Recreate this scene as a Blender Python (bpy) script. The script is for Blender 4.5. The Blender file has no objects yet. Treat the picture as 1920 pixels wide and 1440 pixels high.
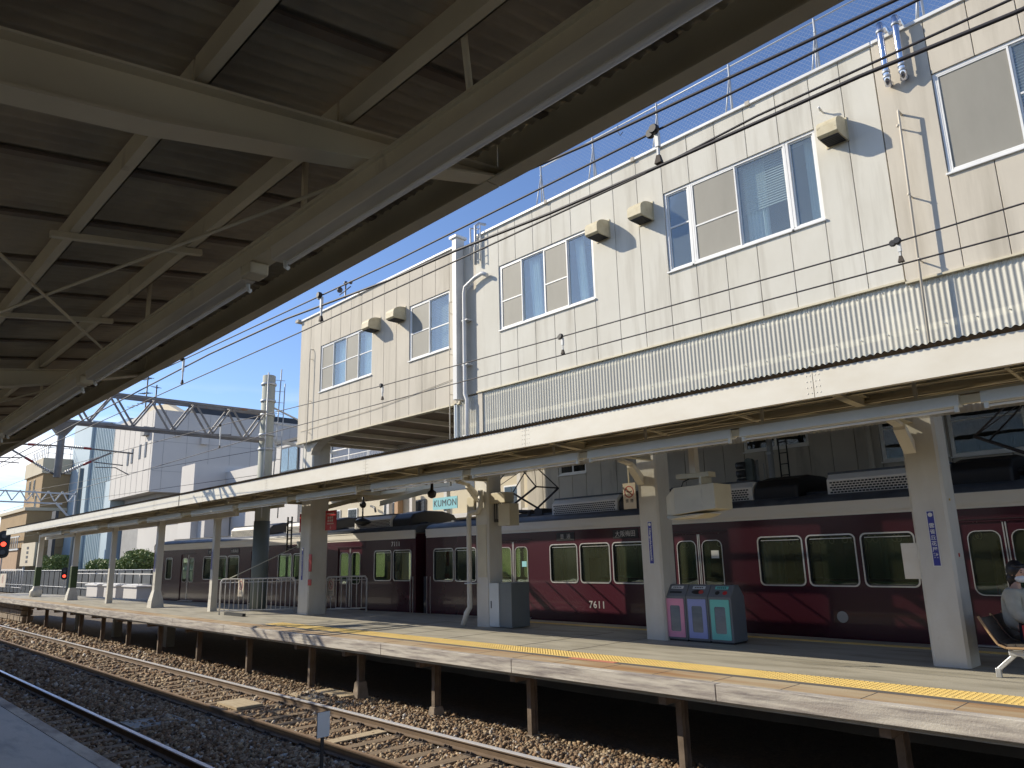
import bpy, bmesh, math, random
import numpy as np
from mathutils import Vector, Matrix
R = math.radians
random.seed(7)
scn = bpy.context.scene
COL = scn.collection

# ---------------------------------------------------------------- camera
cam = bpy.data.cameras.new('camera')
camo = bpy.data.objects.new('camera', cam)
COL.objects.link(camo)
cam.sensor_width = 36.0
cam.lens = 26.006
cam.clip_start = 0.05
cam.clip_end = 5000
rt, up, bk = Vector((0.68878551, 0.7245587, -0.02427367)), Vector((0.17902075, -0.13754566, 0.97418313)), Vector((0.70251412, -0.67534871, -0.2244505))
M4 = Matrix.Identity(4)
for i in range(3):
    M4[i][0], M4[i][1], M4[i][2] = rt[i], up[i], bk[i]
M4[2][3] = 1.6
camo.matrix_world = M4
scn.camera = camo

# ---------------------------------------------------------------- world + sun
SUNV = Vector((-1.38, -0.865, 1.0)).normalized()      # towards the sun
elev = math.asin(SUNV.z)
azim = math.atan2(SUNV.x, SUNV.y)
w = bpy.data.worlds.new('World')
scn.world = w
w.use_nodes = True
nt = w.node_tree
nt.nodes.clear()
out = nt.nodes.new('ShaderNodeOutputWorld')
bg = nt.nodes.new('ShaderNodeBackground')
sky = nt.nodes.new('ShaderNodeTexSky')
sky.sky_type = 'NISHITA'
sky.sun_disc = False
sky.sun_elevation = elev
sky.sun_rotation = azim
sky.air_density = 1.0
sky.dust_density = 0.2
sky.ozone_density = 3.0
sky.altitude = 50
bg.inputs['Strength'].default_value = 0.132
# thin streaky clouds, low over the horizon only
tc = nt.nodes.new('ShaderNodeTexCoord')
mp = nt.nodes.new('ShaderNodeMapping')
mp.inputs['Scale'].default_value = (2.2, 2.2, 13.0)
nz = nt.nodes.new('ShaderNodeTexNoise')
nz.inputs['Scale'].default_value = 1.7
nz.inputs['Detail'].default_value = 7
nz.inputs['Roughness'].default_value = 0.55
rp = nt.nodes.new('ShaderNodeValToRGB')
rp.color_ramp.elements[0].position = 0.43
rp.color_ramp.elements[1].position = 0.60
sx = nt.nodes.new('ShaderNodeSeparateXYZ')
lo = nt.nodes.new('ShaderNodeMapRange')
lo.inputs['From Min'].default_value = 0.22
lo.inputs['From Max'].default_value = 0.12
ml = nt.nodes.new('ShaderNodeMath'); ml.operation = 'MULTIPLY'
mix = nt.nodes.new('ShaderNodeMixRGB')
mix.inputs['Color2'].default_value = (8.5, 8.6, 8.9, 1)
L = nt.links
L.new(tc.outputs['Generated'], mp.inputs['Vector'])
L.new(mp.outputs['Vector'], nz.inputs['Vector'])
L.new(nz.outputs['Fac'], rp.inputs['Fac'])
L.new(tc.outputs['Generated'], sx.inputs['Vector'])
L.new(sx.outputs['Z'], lo.inputs['Value'])
L.new(rp.outputs['Color'], ml.inputs[0])
L.new(lo.outputs['Result'], ml.inputs[1])
L.new(ml.outputs['Value'], mix.inputs['Fac'])
tint = nt.nodes.new('ShaderNodeMixRGB'); tint.blend_type = 'MULTIPLY'; tint.inputs['Fac'].default_value = 1.0
tint.inputs['Color2'].default_value = (0.93, 0.96, 1.10, 1)
L.new(sky.outputs['Color'], tint.inputs['Color1'])
L.new(tint.outputs['Color'], mix.inputs['Color1'])
L.new(mix.outputs['Color'], bg.inputs['Color'])
L.new(bg.outputs['Background'], out.inputs['Surface'])

sl = bpy.data.lights.new('sun', 'SUN')
sl.energy = 4.8
sl.angle = R(0.53)
sl.color = (1.0, 0.905, 0.735)
slo = bpy.data.objects.new('sun', sl)
COL.objects.link(slo)
slo.rotation_euler = SUNV.to_track_quat('Z', 'Y').to_euler()
slo.location = (-30, -20, 30)

scn.view_settings.view_transform = 'Standard'
scn.view_settings.look = 'None'
scn.view_settings.gamma = 1.0
scn.view_settings.exposure = 0.32
scn.render.engine = 'CYCLES'
scn.cycles.max_bounces = 10
scn.cycles.diffuse_bounces = 8
scn.cycles.transparent_max_bounces = 16
scn.render.resolution_x, scn.render.resolution_y = 1024, 768

# ---------------------------------------------------------------- materials
MATS = {}
def mat(name, col, col2=None, rough=0.7, metal=0.0, sc=(1.5, 1.5, 1.5), lo=0.35, hi=0.7, bump=0.0, bsc=60.0,
        detail=6, spec=0.5, col3=None, s3=(6, 6, 0.7), lo3=0.6, hi3=0.75, emit=None, estr=0.0, coat=0.0, coord='Object', rvar=0.0):
    m = bpy.data.materials.new(name)
    m.use_nodes = True
    t = m.node_tree
    n, l = t.nodes, t.links
    b = n['Principled BSDF']
    b.inputs['Roughness'].default_value = rough
    b.inputs['Metallic'].default_value = metal
    b.inputs['Specular IOR Level'].default_value = spec
    b.inputs['Coat Weight'].default_value = coat
    if emit:
        b.inputs['Emission Color'].default_value = (*emit, 1)
        b.inputs['Emission Strength'].default_value = estr
    tcn = n.new('ShaderNodeTexCoord')
    def noise(scale, dt):
        mpn = n.new('ShaderNodeMapping')
        mpn.inputs['Scale'].default_value = scale
        l.new(tcn.outputs[coord], mpn.inputs['Vector'])
        q = n.new('ShaderNodeTexNoise')
        q.inputs['Scale'].default_value = 1.0
        q.inputs['Detail'].default_value = dt
        q.inputs['Roughness'].default_value = 0.6
        l.new(mpn.outputs['Vector'], q.inputs['Vector'])
        return q.outputs['Fac']
    def ramp(src, a, z):
        r_ = n.new('ShaderNodeMapRange')
        r_.inputs['From Min'].default_value = a
        r_.inputs['From Max'].default_value = z
        l.new(src, r_.inputs['Value'])
        return r_.outputs['Result']
    if col2 is None:
        col2 = tuple(c * 0.86 for c in col)
    f = ramp(noise(sc, detail), lo, hi)
    mx = n.new('ShaderNodeMixRGB')
    mx.inputs['Color1'].default_value = (*col, 1)
    mx.inputs['Color2'].default_value = (*col2, 1)
    l.new(f, mx.inputs['Fac'])
    src = mx.outputs['Color']
    if col3:
        f3 = ramp(noise(s3, 5), lo3, hi3)
        m3 = n.new('ShaderNodeMixRGB')
        m3.inputs['Color2'].default_value = (*col3, 1)
        l.new(src, m3.inputs['Color1'])
        l.new(f3, m3.inputs['Fac'])
        src = m3.outputs['Color']
    l.new(src, b.inputs['Base Color'])
    if rvar:
        rr = n.new('ShaderNodeMapRange')
        rr.inputs['To Min'].default_value = rough
        rr.inputs['To Max'].default_value = rough + rvar
        l.new(f, rr.inputs['Value'])
        l.new(rr.outputs['Result'], b.inputs['Roughness'])
    if bump:
        bn = n.new('ShaderNodeBump')
        bn.inputs['Strength'].default_value = bump
        bn.inputs['Distance'].default_value = 0.01
        l.new(noise((bsc,) * 3 if not isinstance(bsc, tuple) else bsc, 4), bn.inputs['Height'])
        l.new(bn.outputs['Normal'], b.inputs['Normal'])
    MATS[name] = m
    return m

def glassmat(name, tint, refl=0.35, body=(0.02, 0.025, 0.03), trans=0.6):
    """window glass: mirror-like reflection over a partly see-through tinted pane"""
    m = bpy.data.materials.new(name)
    m.use_nodes = True
    t = m.node_tree; n, l = t.nodes, t.links
    n.remove(n['Principled BSDF'])
    o = n['Material Output']
    g = n.new('ShaderNodeBsdfGlossy'); g.inputs['Roughness'].default_value = 0.015
    g.inputs['Color'].default_value = (0.95, 0.97, 1, 1)
    tr = n.new('ShaderNodeBsdfTransparent'); tr.inputs['Color'].default_value = (*tint, 1)
    df = n.new('ShaderNodeBsdfDiffuse'); df.inputs['Color'].default_value = (*body, 1)
    m1 = n.new('ShaderNodeMixShader'); m1.inputs['Fac'].default_value = trans
    l.new(df.outputs[0], m1.inputs[1]); l.new(tr.outputs[0], m1.inputs[2])
    lw = n.new('ShaderNodeLayerWeight'); lw.inputs['Blend'].default_value = 0.35
    mr = n.new('ShaderNodeMapRange'); mr.inputs['To Min'].default_value = refl * 0.6; mr.inputs['To Max'].default_value = min(1, refl * 2.2)
    l.new(lw.outputs['Fresnel'], mr.inputs['Value'])
    m2 = n.new('ShaderNodeMixShader')
    l.new(mr.outputs['Result'], m2.inputs['Fac'])
    l.new(m1.outputs[0], m2.inputs[1]); l.new(g.outputs[0], m2.inputs[2])
    tcn = n.new('ShaderNodeTexCoord')
    nzz = n.new('ShaderNodeTexNoise'); nzz.inputs['Scale'].default_value = 1.3
    l.new(tcn.outputs['Object'], nzz.inputs['Vector'])
    bn = n.new('ShaderNodeBump'); bn.inputs['Strength'].default_value = 0.12; bn.inputs['Distance'].default_value = 0.02
    l.new(nzz.outputs['Fac'], bn.inputs['Height']); l.new(bn.outputs['Normal'], g.inputs['Normal'])
    l.new(m2.outputs[0], o.inputs['Surface'])
    MATS[name] = m
    return m

def seethrough(name, col, trans, rough=0.5):
    m = mat(name, col, rough=rough, sc=(2, 2, 0.6))
    t = m.node_tree; n, l = t.nodes, t.links
    o = n['Material Output']; b = n['Principled BSDF']
    tr = n.new('ShaderNodeBsdfTransparent')
    tr.inputs['Color'].default_value = (0.95, 0.95, 0.9, 1)
    mx = n.new('ShaderNodeMixShader'); mx.inputs['Fac'].default_value = trans
    l.new(b.outputs[0], mx.inputs[1]); l.new(tr.outputs[0], mx.inputs[2]); l.new(mx.outputs[0], o.inputs['Surface'])
    return m

mat('alc_white', (0.655, 0.635, 0.565), (0.575, 0.55, 0.475), 0.85, sc=(0.9, 0.9, 0.5), bump=0.25, bsc=140, col3=(0.43, 0.40, 0.335), s3=(3.4, 3.4, 0.3), lo3=0.5, hi3=0.8)
mat('alc_beige', (0.595, 0.545, 0.455), (0.52, 0.475, 0.395), 0.85, sc=(0.9, 0.9, 0.5), bump=0.25, bsc=140, col3=(0.40, 0.36, 0.29), s3=(3.4, 3.4, 0.3), lo3=0.5, hi3=0.8)
mat('joint', (0.14, 0.125, 0.105), rough=0.95)
mat('alc_grey', (0.52, 0.48, 0.41), (0.46, 0.42, 0.36), 0.9, bump=0.2, bsc=90, col3=(0.24, 0.22, 0.19), s3=(2, 2, 0.4), lo3=0.55, hi3=0.8)
mat('cream', (0.60, 0.545, 0.395), (0.52, 0.465, 0.33), 0.55, sc=(2, 2, 2), bump=0.08, bsc=40, col3=(0.28, 0.225, 0.155), s3=(5, 5, 1.2), lo3=0.64, hi3=0.83)
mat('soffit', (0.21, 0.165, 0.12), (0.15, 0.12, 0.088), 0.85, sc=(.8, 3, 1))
mat('cream_light', (0.74, 0.70, 0.60), (0.67, 0.62, 0.51), 0.5, sc=(1.5, 3, 3), col3=(0.48, 0.38, 0.26), s3=(9, 9, 2.5), lo3=0.68, hi3=0.85)
mat('pillar_paint', (0.62, 0.60, 0.535), (0.55, 0.52, 0.45), 0.5, sc=(3, 3, 1.2), bump=0.25, bsc=22, col3=(0.44, 0.39, 0.31), s3=(6, 6, 1.5), lo3=0.62, hi3=0.85)
mat('pillar_base', (0.74, 0.70, 0.58), (0.62, 0.57, 0.45), 0.6, sc=(6, 6, 6))
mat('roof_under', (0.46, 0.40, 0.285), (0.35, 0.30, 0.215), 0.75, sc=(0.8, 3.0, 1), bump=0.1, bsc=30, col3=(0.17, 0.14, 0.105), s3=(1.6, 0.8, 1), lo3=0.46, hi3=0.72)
mat('roof_dark', (0.05, 0.05, 0.05), (0.08, 0.075, 0.07), 0.8)
mat('concrete', (0.36, 0.34, 0.29), (0.27, 0.25, 0.21), 0.85, sc=(1.5, 1.5, 1.5), bump=0.3, bsc=50, col3=(0.20, 0.18, 0.15), s3=(3, 0.8, 3), lo3=0.58, hi3=0.8)
mat('paving', (0.43, 0.40, 0.325), (0.34, 0.315, 0.25), 0.7, sc=(0.5, 1.6, 1), bump=0.25, bsc=70, col3=(0.24, 0.22, 0.17), s3=(0.7, 3.2, 1), lo3=0.45, hi3=0.7)
mat('edge_paving', (0.48, 0.40, 0.27), (0.40, 0.29, 0.17), 0.75, sc=(0.6, 1.4, 1), bump=0.25, bsc=70, col3=(0.33, 0.185, 0.08), s3=(0.35, 3.5, 1), lo3=0.42, hi3=0.66)
mat('coping', (0.54, 0.50, 0.43), (0.31, 0.27, 0.24), 0.85, sc=(1.3, 2.2, 12), lo=0.38, hi=0.68, bump=0.4, bsc=45, col3=(0.20, 0.175, 0.165), s3=(1.6, 3.5, 22), lo3=0.46, hi3=0.7)
mat('own_paving', (0.42, 0.39, 0.345), (0.34, 0.315, 0.28), 0.6, sc=(1.2, 1.2, 1.2), bump=0.25, bsc=70, col3=(0.16, 0.16, 0.155), s3=(1, 4, 1), lo3=0.52, hi3=0.75)
mat('tactile', (0.80, 0.58, 0.19), (0.68, 0.48, 0.155), 0.7, sc=(3, 3, 3), col3=(0.42, 0.32, 0.15), s3=(5, 5, 5), lo3=0.6, hi3=0.8)
mat('dark_strip', (0.13, 0.12, 0.11), rough=0.8)
mat('red_patch', (0.60, 0.22, 0.14), rough=0.7)
mat('rail_side', (0.115, 0.075, 0.045), (0.16, 0.105, 0.06), 0.75, sc=(4, 4, 8), bump=0.15)
mat('rail_top', (0.86, 0.86, 0.90), (0.8, 0.8, 0.83), 0.33, metal=0.85, sc=(1, 20, 1))
mat('rail_sun_glint', (0.80, 0.79, 0.80), (0.72, 0.71, 0.72), 0.4, metal=0.35)  # pale, barely metallic: the sun glint is put into the colour
mat('rail_brown', (0.30, 0.20, 0.115), (0.24, 0.155, 0.09), 0.6, metal=0.1)
mat('sleeper', (0.24, 0.175, 0.11), (0.15, 0.105, 0.065), 0.9, sc=(22, 1.5, 4), bump=0.8, bsc=(80, 6, 40), col3=(0.27, 0.20, 0.13), s3=(30, 1.2, 10), lo3=0.5, hi3=0.75)
mat('wood_pale', (0.50, 0.41, 0.27), (0.38, 0.29, 0.18), 0.85, sc=(2, 14, 2), bump=0.4, bsc=(10, 90, 20))
mat('plate', (0.06, 0.045, 0.035), rough=0.8)
mat('ground_soil', (0.155, 0.12, 0.085), (0.10, 0.08, 0.06), 0.95, sc=(6, 6, 6), bump=1.0, bsc=30, col3=(0.24, 0.19, 0.14), s3=(25, 25, 25), lo3=0.5, hi3=0.7)
mat('old_rail_post', (0.20, 0.15, 0.11), (0.11, 0.08, 0.055), 0.8, sc=(6, 6, 4), bump=0.2)
mat('footing', (0.34, 0.27, 0.20), (0.24, 0.19, 0.14), 0.9, sc=(8, 8, 8), bump=0.7, bsc=30)
mat('maroon', (0.054, 0.011, 0.019), (0.046, 0.009, 0.016), 0.25, coat=0.22, sc=(0.5, 0.5, 0.5), spec=0.5)
mat('maroon_dark', (0.03, 0.008, 0.012), rough=0.4)
mat('silver', (0.78, 0.77, 0.74), rough=0.3, metal=0.75)
mat('car_band', (0.80, 0.76, 0.68), (0.74, 0.70, 0.61), 0.45, sc=(0.5, 3, 3))
mat('car_roof', (0.055, 0.062, 0.075), (0.09, 0.10, 0.115), 0.5, sc=(2, 2, 2), lo=0.45, hi=0.6, rvar=0.2)
mat('ac_white', (0.82, 0.80, 0.74), (0.74, 0.71, 0.64), 0.5)
mat('ac_slot', (0.04, 0.04, 0.04), rough=0.8)
mat('black', (0.018, 0.018, 0.02), rough=0.5)
mat('black_rubber', (0.03, 0.03, 0.033), rough=0.7)
mat('green_seat', (0.05, 0.13, 0.04), rough=0.9)
mat('car_inner', (0.50, 0.46, 0.33), rough=0.6)
mat('car_wood', (0.22, 0.11, 0.05), rough=0.4)
mat('pantograph', (0.05, 0.04, 0.038), rough=0.6)
mat('white_alu', (0.80, 0.80, 0.78), rough=0.4)
mat('dark_alu', (0.06, 0.06, 0.065), rough=0.4)
mat('streak', (0.40, 0.36, 0.29), (0.47, 0.44, 0.37), 0.9, sc=(8, 8, 1))
mat('hood', (0.58, 0.52, 0.36), (0.48, 0.41, 0.26), 0.6, sc=(9, 9, 9), col3=(0.26, 0.2, 0.12), s3=(14, 14, 14), lo3=0.64, hi3=0.75)
mat('blind', (0.62, 0.66, 0.64), rough=0.7)
mat('curtain', (0.72, 0.80, 0.82), rough=0.9)
mat('room', (0.42, 0.44, 0.43), rough=0.9)
mat('chrome', (0.75, 0.75, 0.8), rough=0.16, metal=1.0)
mat('galv', (0.50, 0.52, 0.54), (0.42, 0.44, 0.46), 0.5, metal=0.35)
mat('pvc', (0.72, 0.71, 0.68), rough=0.45)
mat('pipe_beige', (0.60, 0.54, 0.44), rough=0.55)
mat('wire', (0.035, 0.03, 0.033), rough=0.55)
mat('insul_white', (0.75, 0.72, 0.68), rough=0.25)
mat('insul_red', (0.36, 0.05, 0.05), rough=0.35)
mat('truss', (0.27, 0.27, 0.27), (0.20, 0.19, 0.19), 0.6, metal=0.2, sc=(3, 3, 3), col3=(0.28, 0.14, 0.08), s3=(2.2, 2.2, 2.2), lo3=0.62, hi3=0.72)
mat('truss_light', (0.58, 0.60, 0.60), rough=0.6)
mat('pole_conc', (0.42, 0.43, 0.37), (0.34, 0.35, 0.30), 0.8, sc=(4, 4, 1))
mat('pole_grey', (0.16, 0.19, 0.18), rough=0.6)
mat('bin_grey', (0.15, 0.165, 0.18), (0.125, 0.14, 0.15), 0.45)
mat('bin_pink', (0.72, 0.30, 0.44), rough=0.4)
mat('bin_blue', (0.28, 0.33, 0.62), rough=0.4)
mat('bin_teal', (0.16, 0.56, 0.50), rough=0.4)
mat('bin_window', (0.13, 0.16, 0.19), (0.2, 0.24, 0.27), 0.15, sc=(2, 2, 5))
mat('box_white', (0.62, 0.66, 0.66), rough=0.4)
mat('box_grey', (0.17, 0.19, 0.19), rough=0.5)
mat('lamp_shade', (0.76, 0.80, 0.79), (0.70, 0.74, 0.73), 0.45)
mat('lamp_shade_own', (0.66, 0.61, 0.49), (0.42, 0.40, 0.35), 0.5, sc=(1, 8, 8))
mat('lamp_tube', (0.86, 0.86, 0.84), rough=0.25)
mat('sign_blue', (0.045, 0.05, 0.30), rough=0.4)
mat('sign_white', (0.75, 0.75, 0.72), rough=0.45)
mat('sign_cream', (0.66, 0.58, 0.46), rough=0.5)
mat('sign_red', (0.48, 0.02, 0.025), rough=0.45)
mat('ink_red', (0.45, 0.06, 0.05), rough=0.5)
mat('ink_dark', (0.05, 0.05, 0.055), rough=0.5)
mat('ink_pale', (0.70, 0.66, 0.60), rough=0.5)
mat('banner', (0.25, 0.55, 0.60), rough=0.7)
mat('skin', (0.55, 0.34, 0.24), (0.50, 0.29, 0.20), 0.5)
mat('hair', (0.012, 0.011, 0.014), rough=0.45)
mat('mask', (0.72, 0.78, 0.84), rough=0.8)
mat('jacket', (0.46, 0.45, 0.38), (0.36, 0.355, 0.30), 0.95, sc=(9, 9, 9), bump=1.0, bsc=22, spec=0.15)
mat('trousers', (0.03, 0.03, 0.04), rough=0.9)
mat('shoe', (0.03, 0.028, 0.028), rough=0.5)
mat('bag_red', (0.42, 0.03, 0.03), rough=0.5)
mat('bench_wood', (0.085, 0.072, 0.058), (0.05, 0.043, 0.036), 0.7, sc=(20, 3, 3))
mat('bench_rib', (0.32, 0.21, 0.11), rough=0.5)
mat('alu', (0.55, 0.56, 0.56), rough=0.4, metal=0.7)
mat('fence_white', (0.72, 0.71, 0.68), (0.6, 0.57, 0.52), 0.45)
mat('fence_grey', (0.20, 0.21, 0.21), (0.15, 0.16, 0.16), 0.6, sc=(6, 6, 0.3))
mat('green_wrap', (0.05, 0.085, 0.035), rough=0.8)
mat('bld_white', (0.60, 0.575, 0.54), (0.555, 0.53, 0.50), 0.8, sc=(0.3, 0.3, 0.3))
mat('bld_grey', (0.36, 0.355, 0.345), rough=0.8)
mat('bld_slate', (0.055, 0.06, 0.07), rough=0.7)
mat('bld_blue', (0.46, 0.56, 0.62), (0.42, 0.52, 0.58), 0.6, sc=(0.3, 0.3, 0.3))
mat('louvre', (0.22, 0.33, 0.46), (0.15, 0.25, 0.38), 0.4)
mat('bld_tan', (0.36, 0.25, 0.13), (0.30, 0.205, 0.105), 0.85, sc=(0.4, 0.4, 0.4))
mat('bld_cream', (0.56, 0.50, 0.38), (0.5, 0.44, 0.33), 0.85, sc=(0.4, 0.4, 0.4))
mat('bld_brick', (0.42, 0.28, 0.17), rough=0.85)
mat('leaf', (0.20, 0.26, 0.08), (0.11, 0.16, 0.045), 0.6, sc=(3, 3, 3))
mat('bark', (0.10, 0.07, 0.05), rough=0.9)
mat('yellow', (0.65, 0.45, 0.10), rough=0.6)
seethrough('skirt', (0.80, 0.78, 0.68), 0.36, 0.3)
seethrough('screen', (0.36, 0.345, 0.30), 0.25, 0.6)
seethrough('mesh_wire', (0.5, 0.52, 0.55), 0.0, 0.5)
glassmat('glass_sky', (0.92, 0.97, 0.97), refl=0.11, body=(0.42, 0.48, 0.48), trans=0.86)
glassmat('glass_dark', (0.4, 0.45, 0.45), refl=0.10, body=(0.012, 0.018, 0.025), trans=0.35)
glassmat('glass_train', (0.74, 0.84, 0.70), refl=0.075, body=(0.16, 0.165, 0.11), trans=0.88)
def emis(name, col, s):
    mat(name, col, emit=col, estr=s)
mat('backdrop_green', (0.09, 0.09, 0.045), (0.06, 0.05, 0.03), 0.95, sc=(.8, .8, .8), bump=1.0, bsc=3)  # dull green-brown of the added slope behind the viewer
emis('red_light', (1.0, 0.06, 0.03), 2.5)
# ballast stones: every stone its own tone
m = mat('ballast', (0.32, 0.27, 0.21), rough=0.9)
t = m.node_tree
gi = t.nodes.new('ShaderNodeNewGeometry')
cr = t.nodes.new('ShaderNodeValToRGB')
el = cr.color_ramp.elements
el[0].color = (0.10, 0.062, 0.034, 1); el[1].color = (0.42, 0.32, 0.20, 1); el[1].position = 0.93
for p, c in ((0.35, (0.25, 0.155, 0.085, 1)), (0.65, (0.28, 0.21, 0.135, 1))):
    e_ = el.new(p); e_.color = c
e_ = el.new(1.0); e_.color = (0.55, 0.52, 0.47, 1)
t.links.new(gi.outputs['Random Per Island'], cr.inputs['Fac'])
t.links.new(cr.outputs['Color'], t.nodes['Principled BSDF'].inputs['Base Color'])

# ---------------------------------------------------------------- mesh builder
class MB:
    def __init__(s):
        s.v = []; s.f = []; s.sm = []
    def add(s, vs, fs, smooth=False):
        k = len(s.v)
        s.v += [tuple(map(float, p)) for p in vs]
        s.f += [tuple(i + k for i in f) for f in fs]
        s.sm += [smooth] * len(fs)
        return s
    def box(s, x0, x1, y0, y1, z0, z1):
        if x0 > x1: x0, x1 = x1, x0
        if y0 > y1: y0, y1 = y1, y0
        if z0 > z1: z0, z1 = z1, z0
        vs = [(x0, y0, z0), (x1, y0, z0), (x1, y1, z0), (x0, y1, z0), (x0, y0, z1), (x1, y0, z1), (x1, y1, z1), (x0, y1, z1)]
        return s.add(vs, [(0, 3, 2, 1), (4, 5, 6, 7), (0, 1, 5, 4), (1, 2, 6, 5), (2, 3, 7, 6), (3, 0, 4, 7)])
    def hexa(s, p):     # 8 corners: bottom ccw, top ccw
        return s.add(p, [(0, 3, 2, 1), (4, 5, 6, 7), (0, 1, 5, 4), (1, 2, 6, 5), (2, 3, 7, 6), (3, 0, 4, 7)])
    def prism(s, poly, axis, a, b, smooth=False):
        """poly: 2-D outline in the other two axes (in xyz order)"""
        def P(u, v, t):
            return {'x': (t, u, v), 'y': (u, t, v), 'z': (u, v, t)}[axis]
        n = len(poly)
        vs = [P(u, v, a) for u, v in poly] + [P(u, v, b) for u, v in poly]
        fs = [(i, (i + 1) % n, n + (i + 1) % n, n + i) for i in range(n)]
        s.add(vs, fs, smooth)
        s.add(vs, [tuple(range(n))[::-1], tuple(range(n, 2 * n))])
        return s
    def bar(s, a, b, wd, ht=None, upv=(0, 0, 1)):
        ht = wd if ht is None else ht
        a, b = Vector(a), Vector(b)
        d = (b - a).normalized()
        u = Vector(upv)
        if abs(d.dot(u)) > 0.98: u = Vector((0, 1, 0))
        sd = d.cross(u).normalized(); uu = sd.cross(d).normalized()
        sd *= wd / 2; uu *= ht / 2
        return s.hexa([a - sd - uu, a + sd - uu, b + sd - uu, b - sd - uu, a - sd + uu, a + sd + uu, b + sd + uu, b - sd + uu])
    def tube(s, pts, r, n=8, r2=None, caps=True):
        pts = [Vector(p) for p in pts]
        m = len(pts); rings = []
        prev = None
        for i, p in enumerate(pts):
            d = ((pts[min(i + 1, m - 1)] - p).normalized() + (p - pts[max(i - 1, 0)]).normalized())
            d = d.normalized() if d.length > 1e-6 else Vector((0, 0, 1))
            u = prev if prev is not None else (Vector((0, 0, 1)) if abs(d.z) < 0.9 else Vector((1, 0, 0)))
            a = d.cross(u).normalized(); b = a.cross(d).normalized(); prev = b
            rr = r if r2 is None else r + (r2 - r) * i / (m - 1)
            rings.append([p + (a * math.cos(2 * math.pi * k / n) + b * math.sin(2 * math.pi * k / n)) * rr for k in range(n)])
        vs = [q for g in rings for q in g]
        fs = [(i * n + k, i * n + (k + 1) % n, (i + 1) * n + (k + 1) % n, (i + 1) * n + k) for i in range(m - 1) for k in range(n)]
        s.add(vs, fs, True)
        if caps:
            s.add(vs, [tuple(range(n))[::-1], tuple(range((m - 1) * n, m * n))])
        return s
    def lathe(s, prof, c, n=16, axis='z'):
        """prof: (radius, height) list"""
        vs = []
        for r_, h in prof:
            for k in range(n):
                a = 2 * math.pi * k / n
                p = (r_ * math.cos(a), r_ * math.sin(a), h)
                if axis == 'x': p = (p[2], p[0], p[1])
                if axis == 'y': p = (p[0], p[2], p[1])
                vs.append((c[0] + p[0], c[1] + p[1], c[2] + p[2]))
        fs = [(i * n + k, i * n + (k + 1) % n, (i + 1) * n + (k + 1) % n, (i + 1) * n + k) for i in range(len(prof) - 1) for k in range(n)]
        s.add(vs, fs, True)
        s.add(vs, [tuple(range(n))[::-1], tuple(range((len(prof) - 1) * n, len(prof) * n))])
        return s
    def ball(s, c, r, n=10, sq=(1, 1, 1)):
        m = max(4, n // 2)
        prof = [(math.sin(math.pi * i / m) * r, -math.cos(math.pi * i / m) * r) for i in range(m + 1)]
        k = len(s.v)
        s.lathe([(max(p[0], 1e-4), p[1]) for p in prof], (0, 0, 0), n)
        for i in range(k, len(s.v)):
            x, y, z = s.v[i]
            s.v[i] = (c[0] + x * sq[0], c[1] + y * sq[1], c[2] + z * sq[2])
        return s
    def xf(s, M, k0=0):
        for i in range(k0, len(s.v)):
            s.v[i] = tuple(M @ Vector(s.v[i]))
        return s
    def build(s, name, m, parent=None, bevel=0.0, seg=2):
        me = bpy.data.meshes.new(name)
        me.from_pydata(s.v, [], s.f)
        me.polygons.foreach_set('use_smooth', s.sm)
        me.materials.append(MATS[m] if isinstance(m, str) else m)
        bm = bmesh.new(); bm.from_mesh(me)
        bmesh.ops.remove_doubles(bm, verts=bm.verts, dist=1e-6)
        bmesh.ops.recalc_face_normals(bm, faces=bm.faces)
        bm.to_mesh(me); bm.free()
        o = bpy.data.objects.new(name, me)
        COL.objects.link(o)
        if parent is not None:
            o.parent = parent
            if parent.type == 'EMPTY' and not parent.get('_local'):
                o.matrix_parent_inverse = Matrix.Translation(-parent.location)
        if bevel:
            bv = o.modifiers.new('bevel', 'BEVEL'); bv.width = bevel; bv.segments = seg; bv.limit_method = 'ANGLE'; bv.angle_limit = R(40)
        return o

def tag(o, label=None, cat=None, group=None, kind=None):
    if label: o['label'] = label
    if cat: o['category'] = cat
    if group: o['group'] = group
    if kind: o['kind'] = kind
    return o
def thing(name, label, cat, loc=(0, 0, 0), group=None, rz=0.0, local=False):
    o = bpy.data.objects.new(name, None)
    o.empty_display_size = 0.2
    COL.objects.link(o)
    o.location = loc; o.rotation_euler = (0, 0, rz)
    if local: o['_local'] = 1
    return tag(o, label, cat, group)
def solo(mb, name, m, label, cat, group=None, kind=None, bevel=0.0):
    """a thing that is one mesh; origin at the middle of its base"""
    a = np.array(mb.v); lo_, hi_ = a.min(0), a.max(0)
    c = Vector(((lo_[0] + hi_[0]) / 2, (lo_[1] + hi_[1]) / 2, lo_[2]))
    mb.v = [(x - c.x, y - c.y, z - c.z) for x, y, z in mb.v]
    o = mb.build(name, m, bevel=bevel)
    o.location = c
    return tag(o, label, cat, group, kind)
def copy_tree(o, parent=None):
    c = o.copy(); COL.objects.link(c)
    if parent is not None:
        c.parent = parent; c.matrix_parent_inverse = o.matrix_parent_inverse.copy()
    for ch in [q for q in bpy.data.objects if q.parent == o]:
        copy_tree(ch, c)
    return c
def struct(mb, name, m, bevel=0.0):
    return tag(mb.build(name, m, bevel=bevel), kind='structure')
ORD = ['first', 'second', 'third', 'fourth', 'fifth', 'sixth', 'seventh', 'eighth', 'ninth', 'tenth', 'eleventh', 'twelfth', 'thirteenth', 'fourteenth', 'fifteenth', 'sixteenth', 'seventeenth', 'eighteenth']

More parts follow.
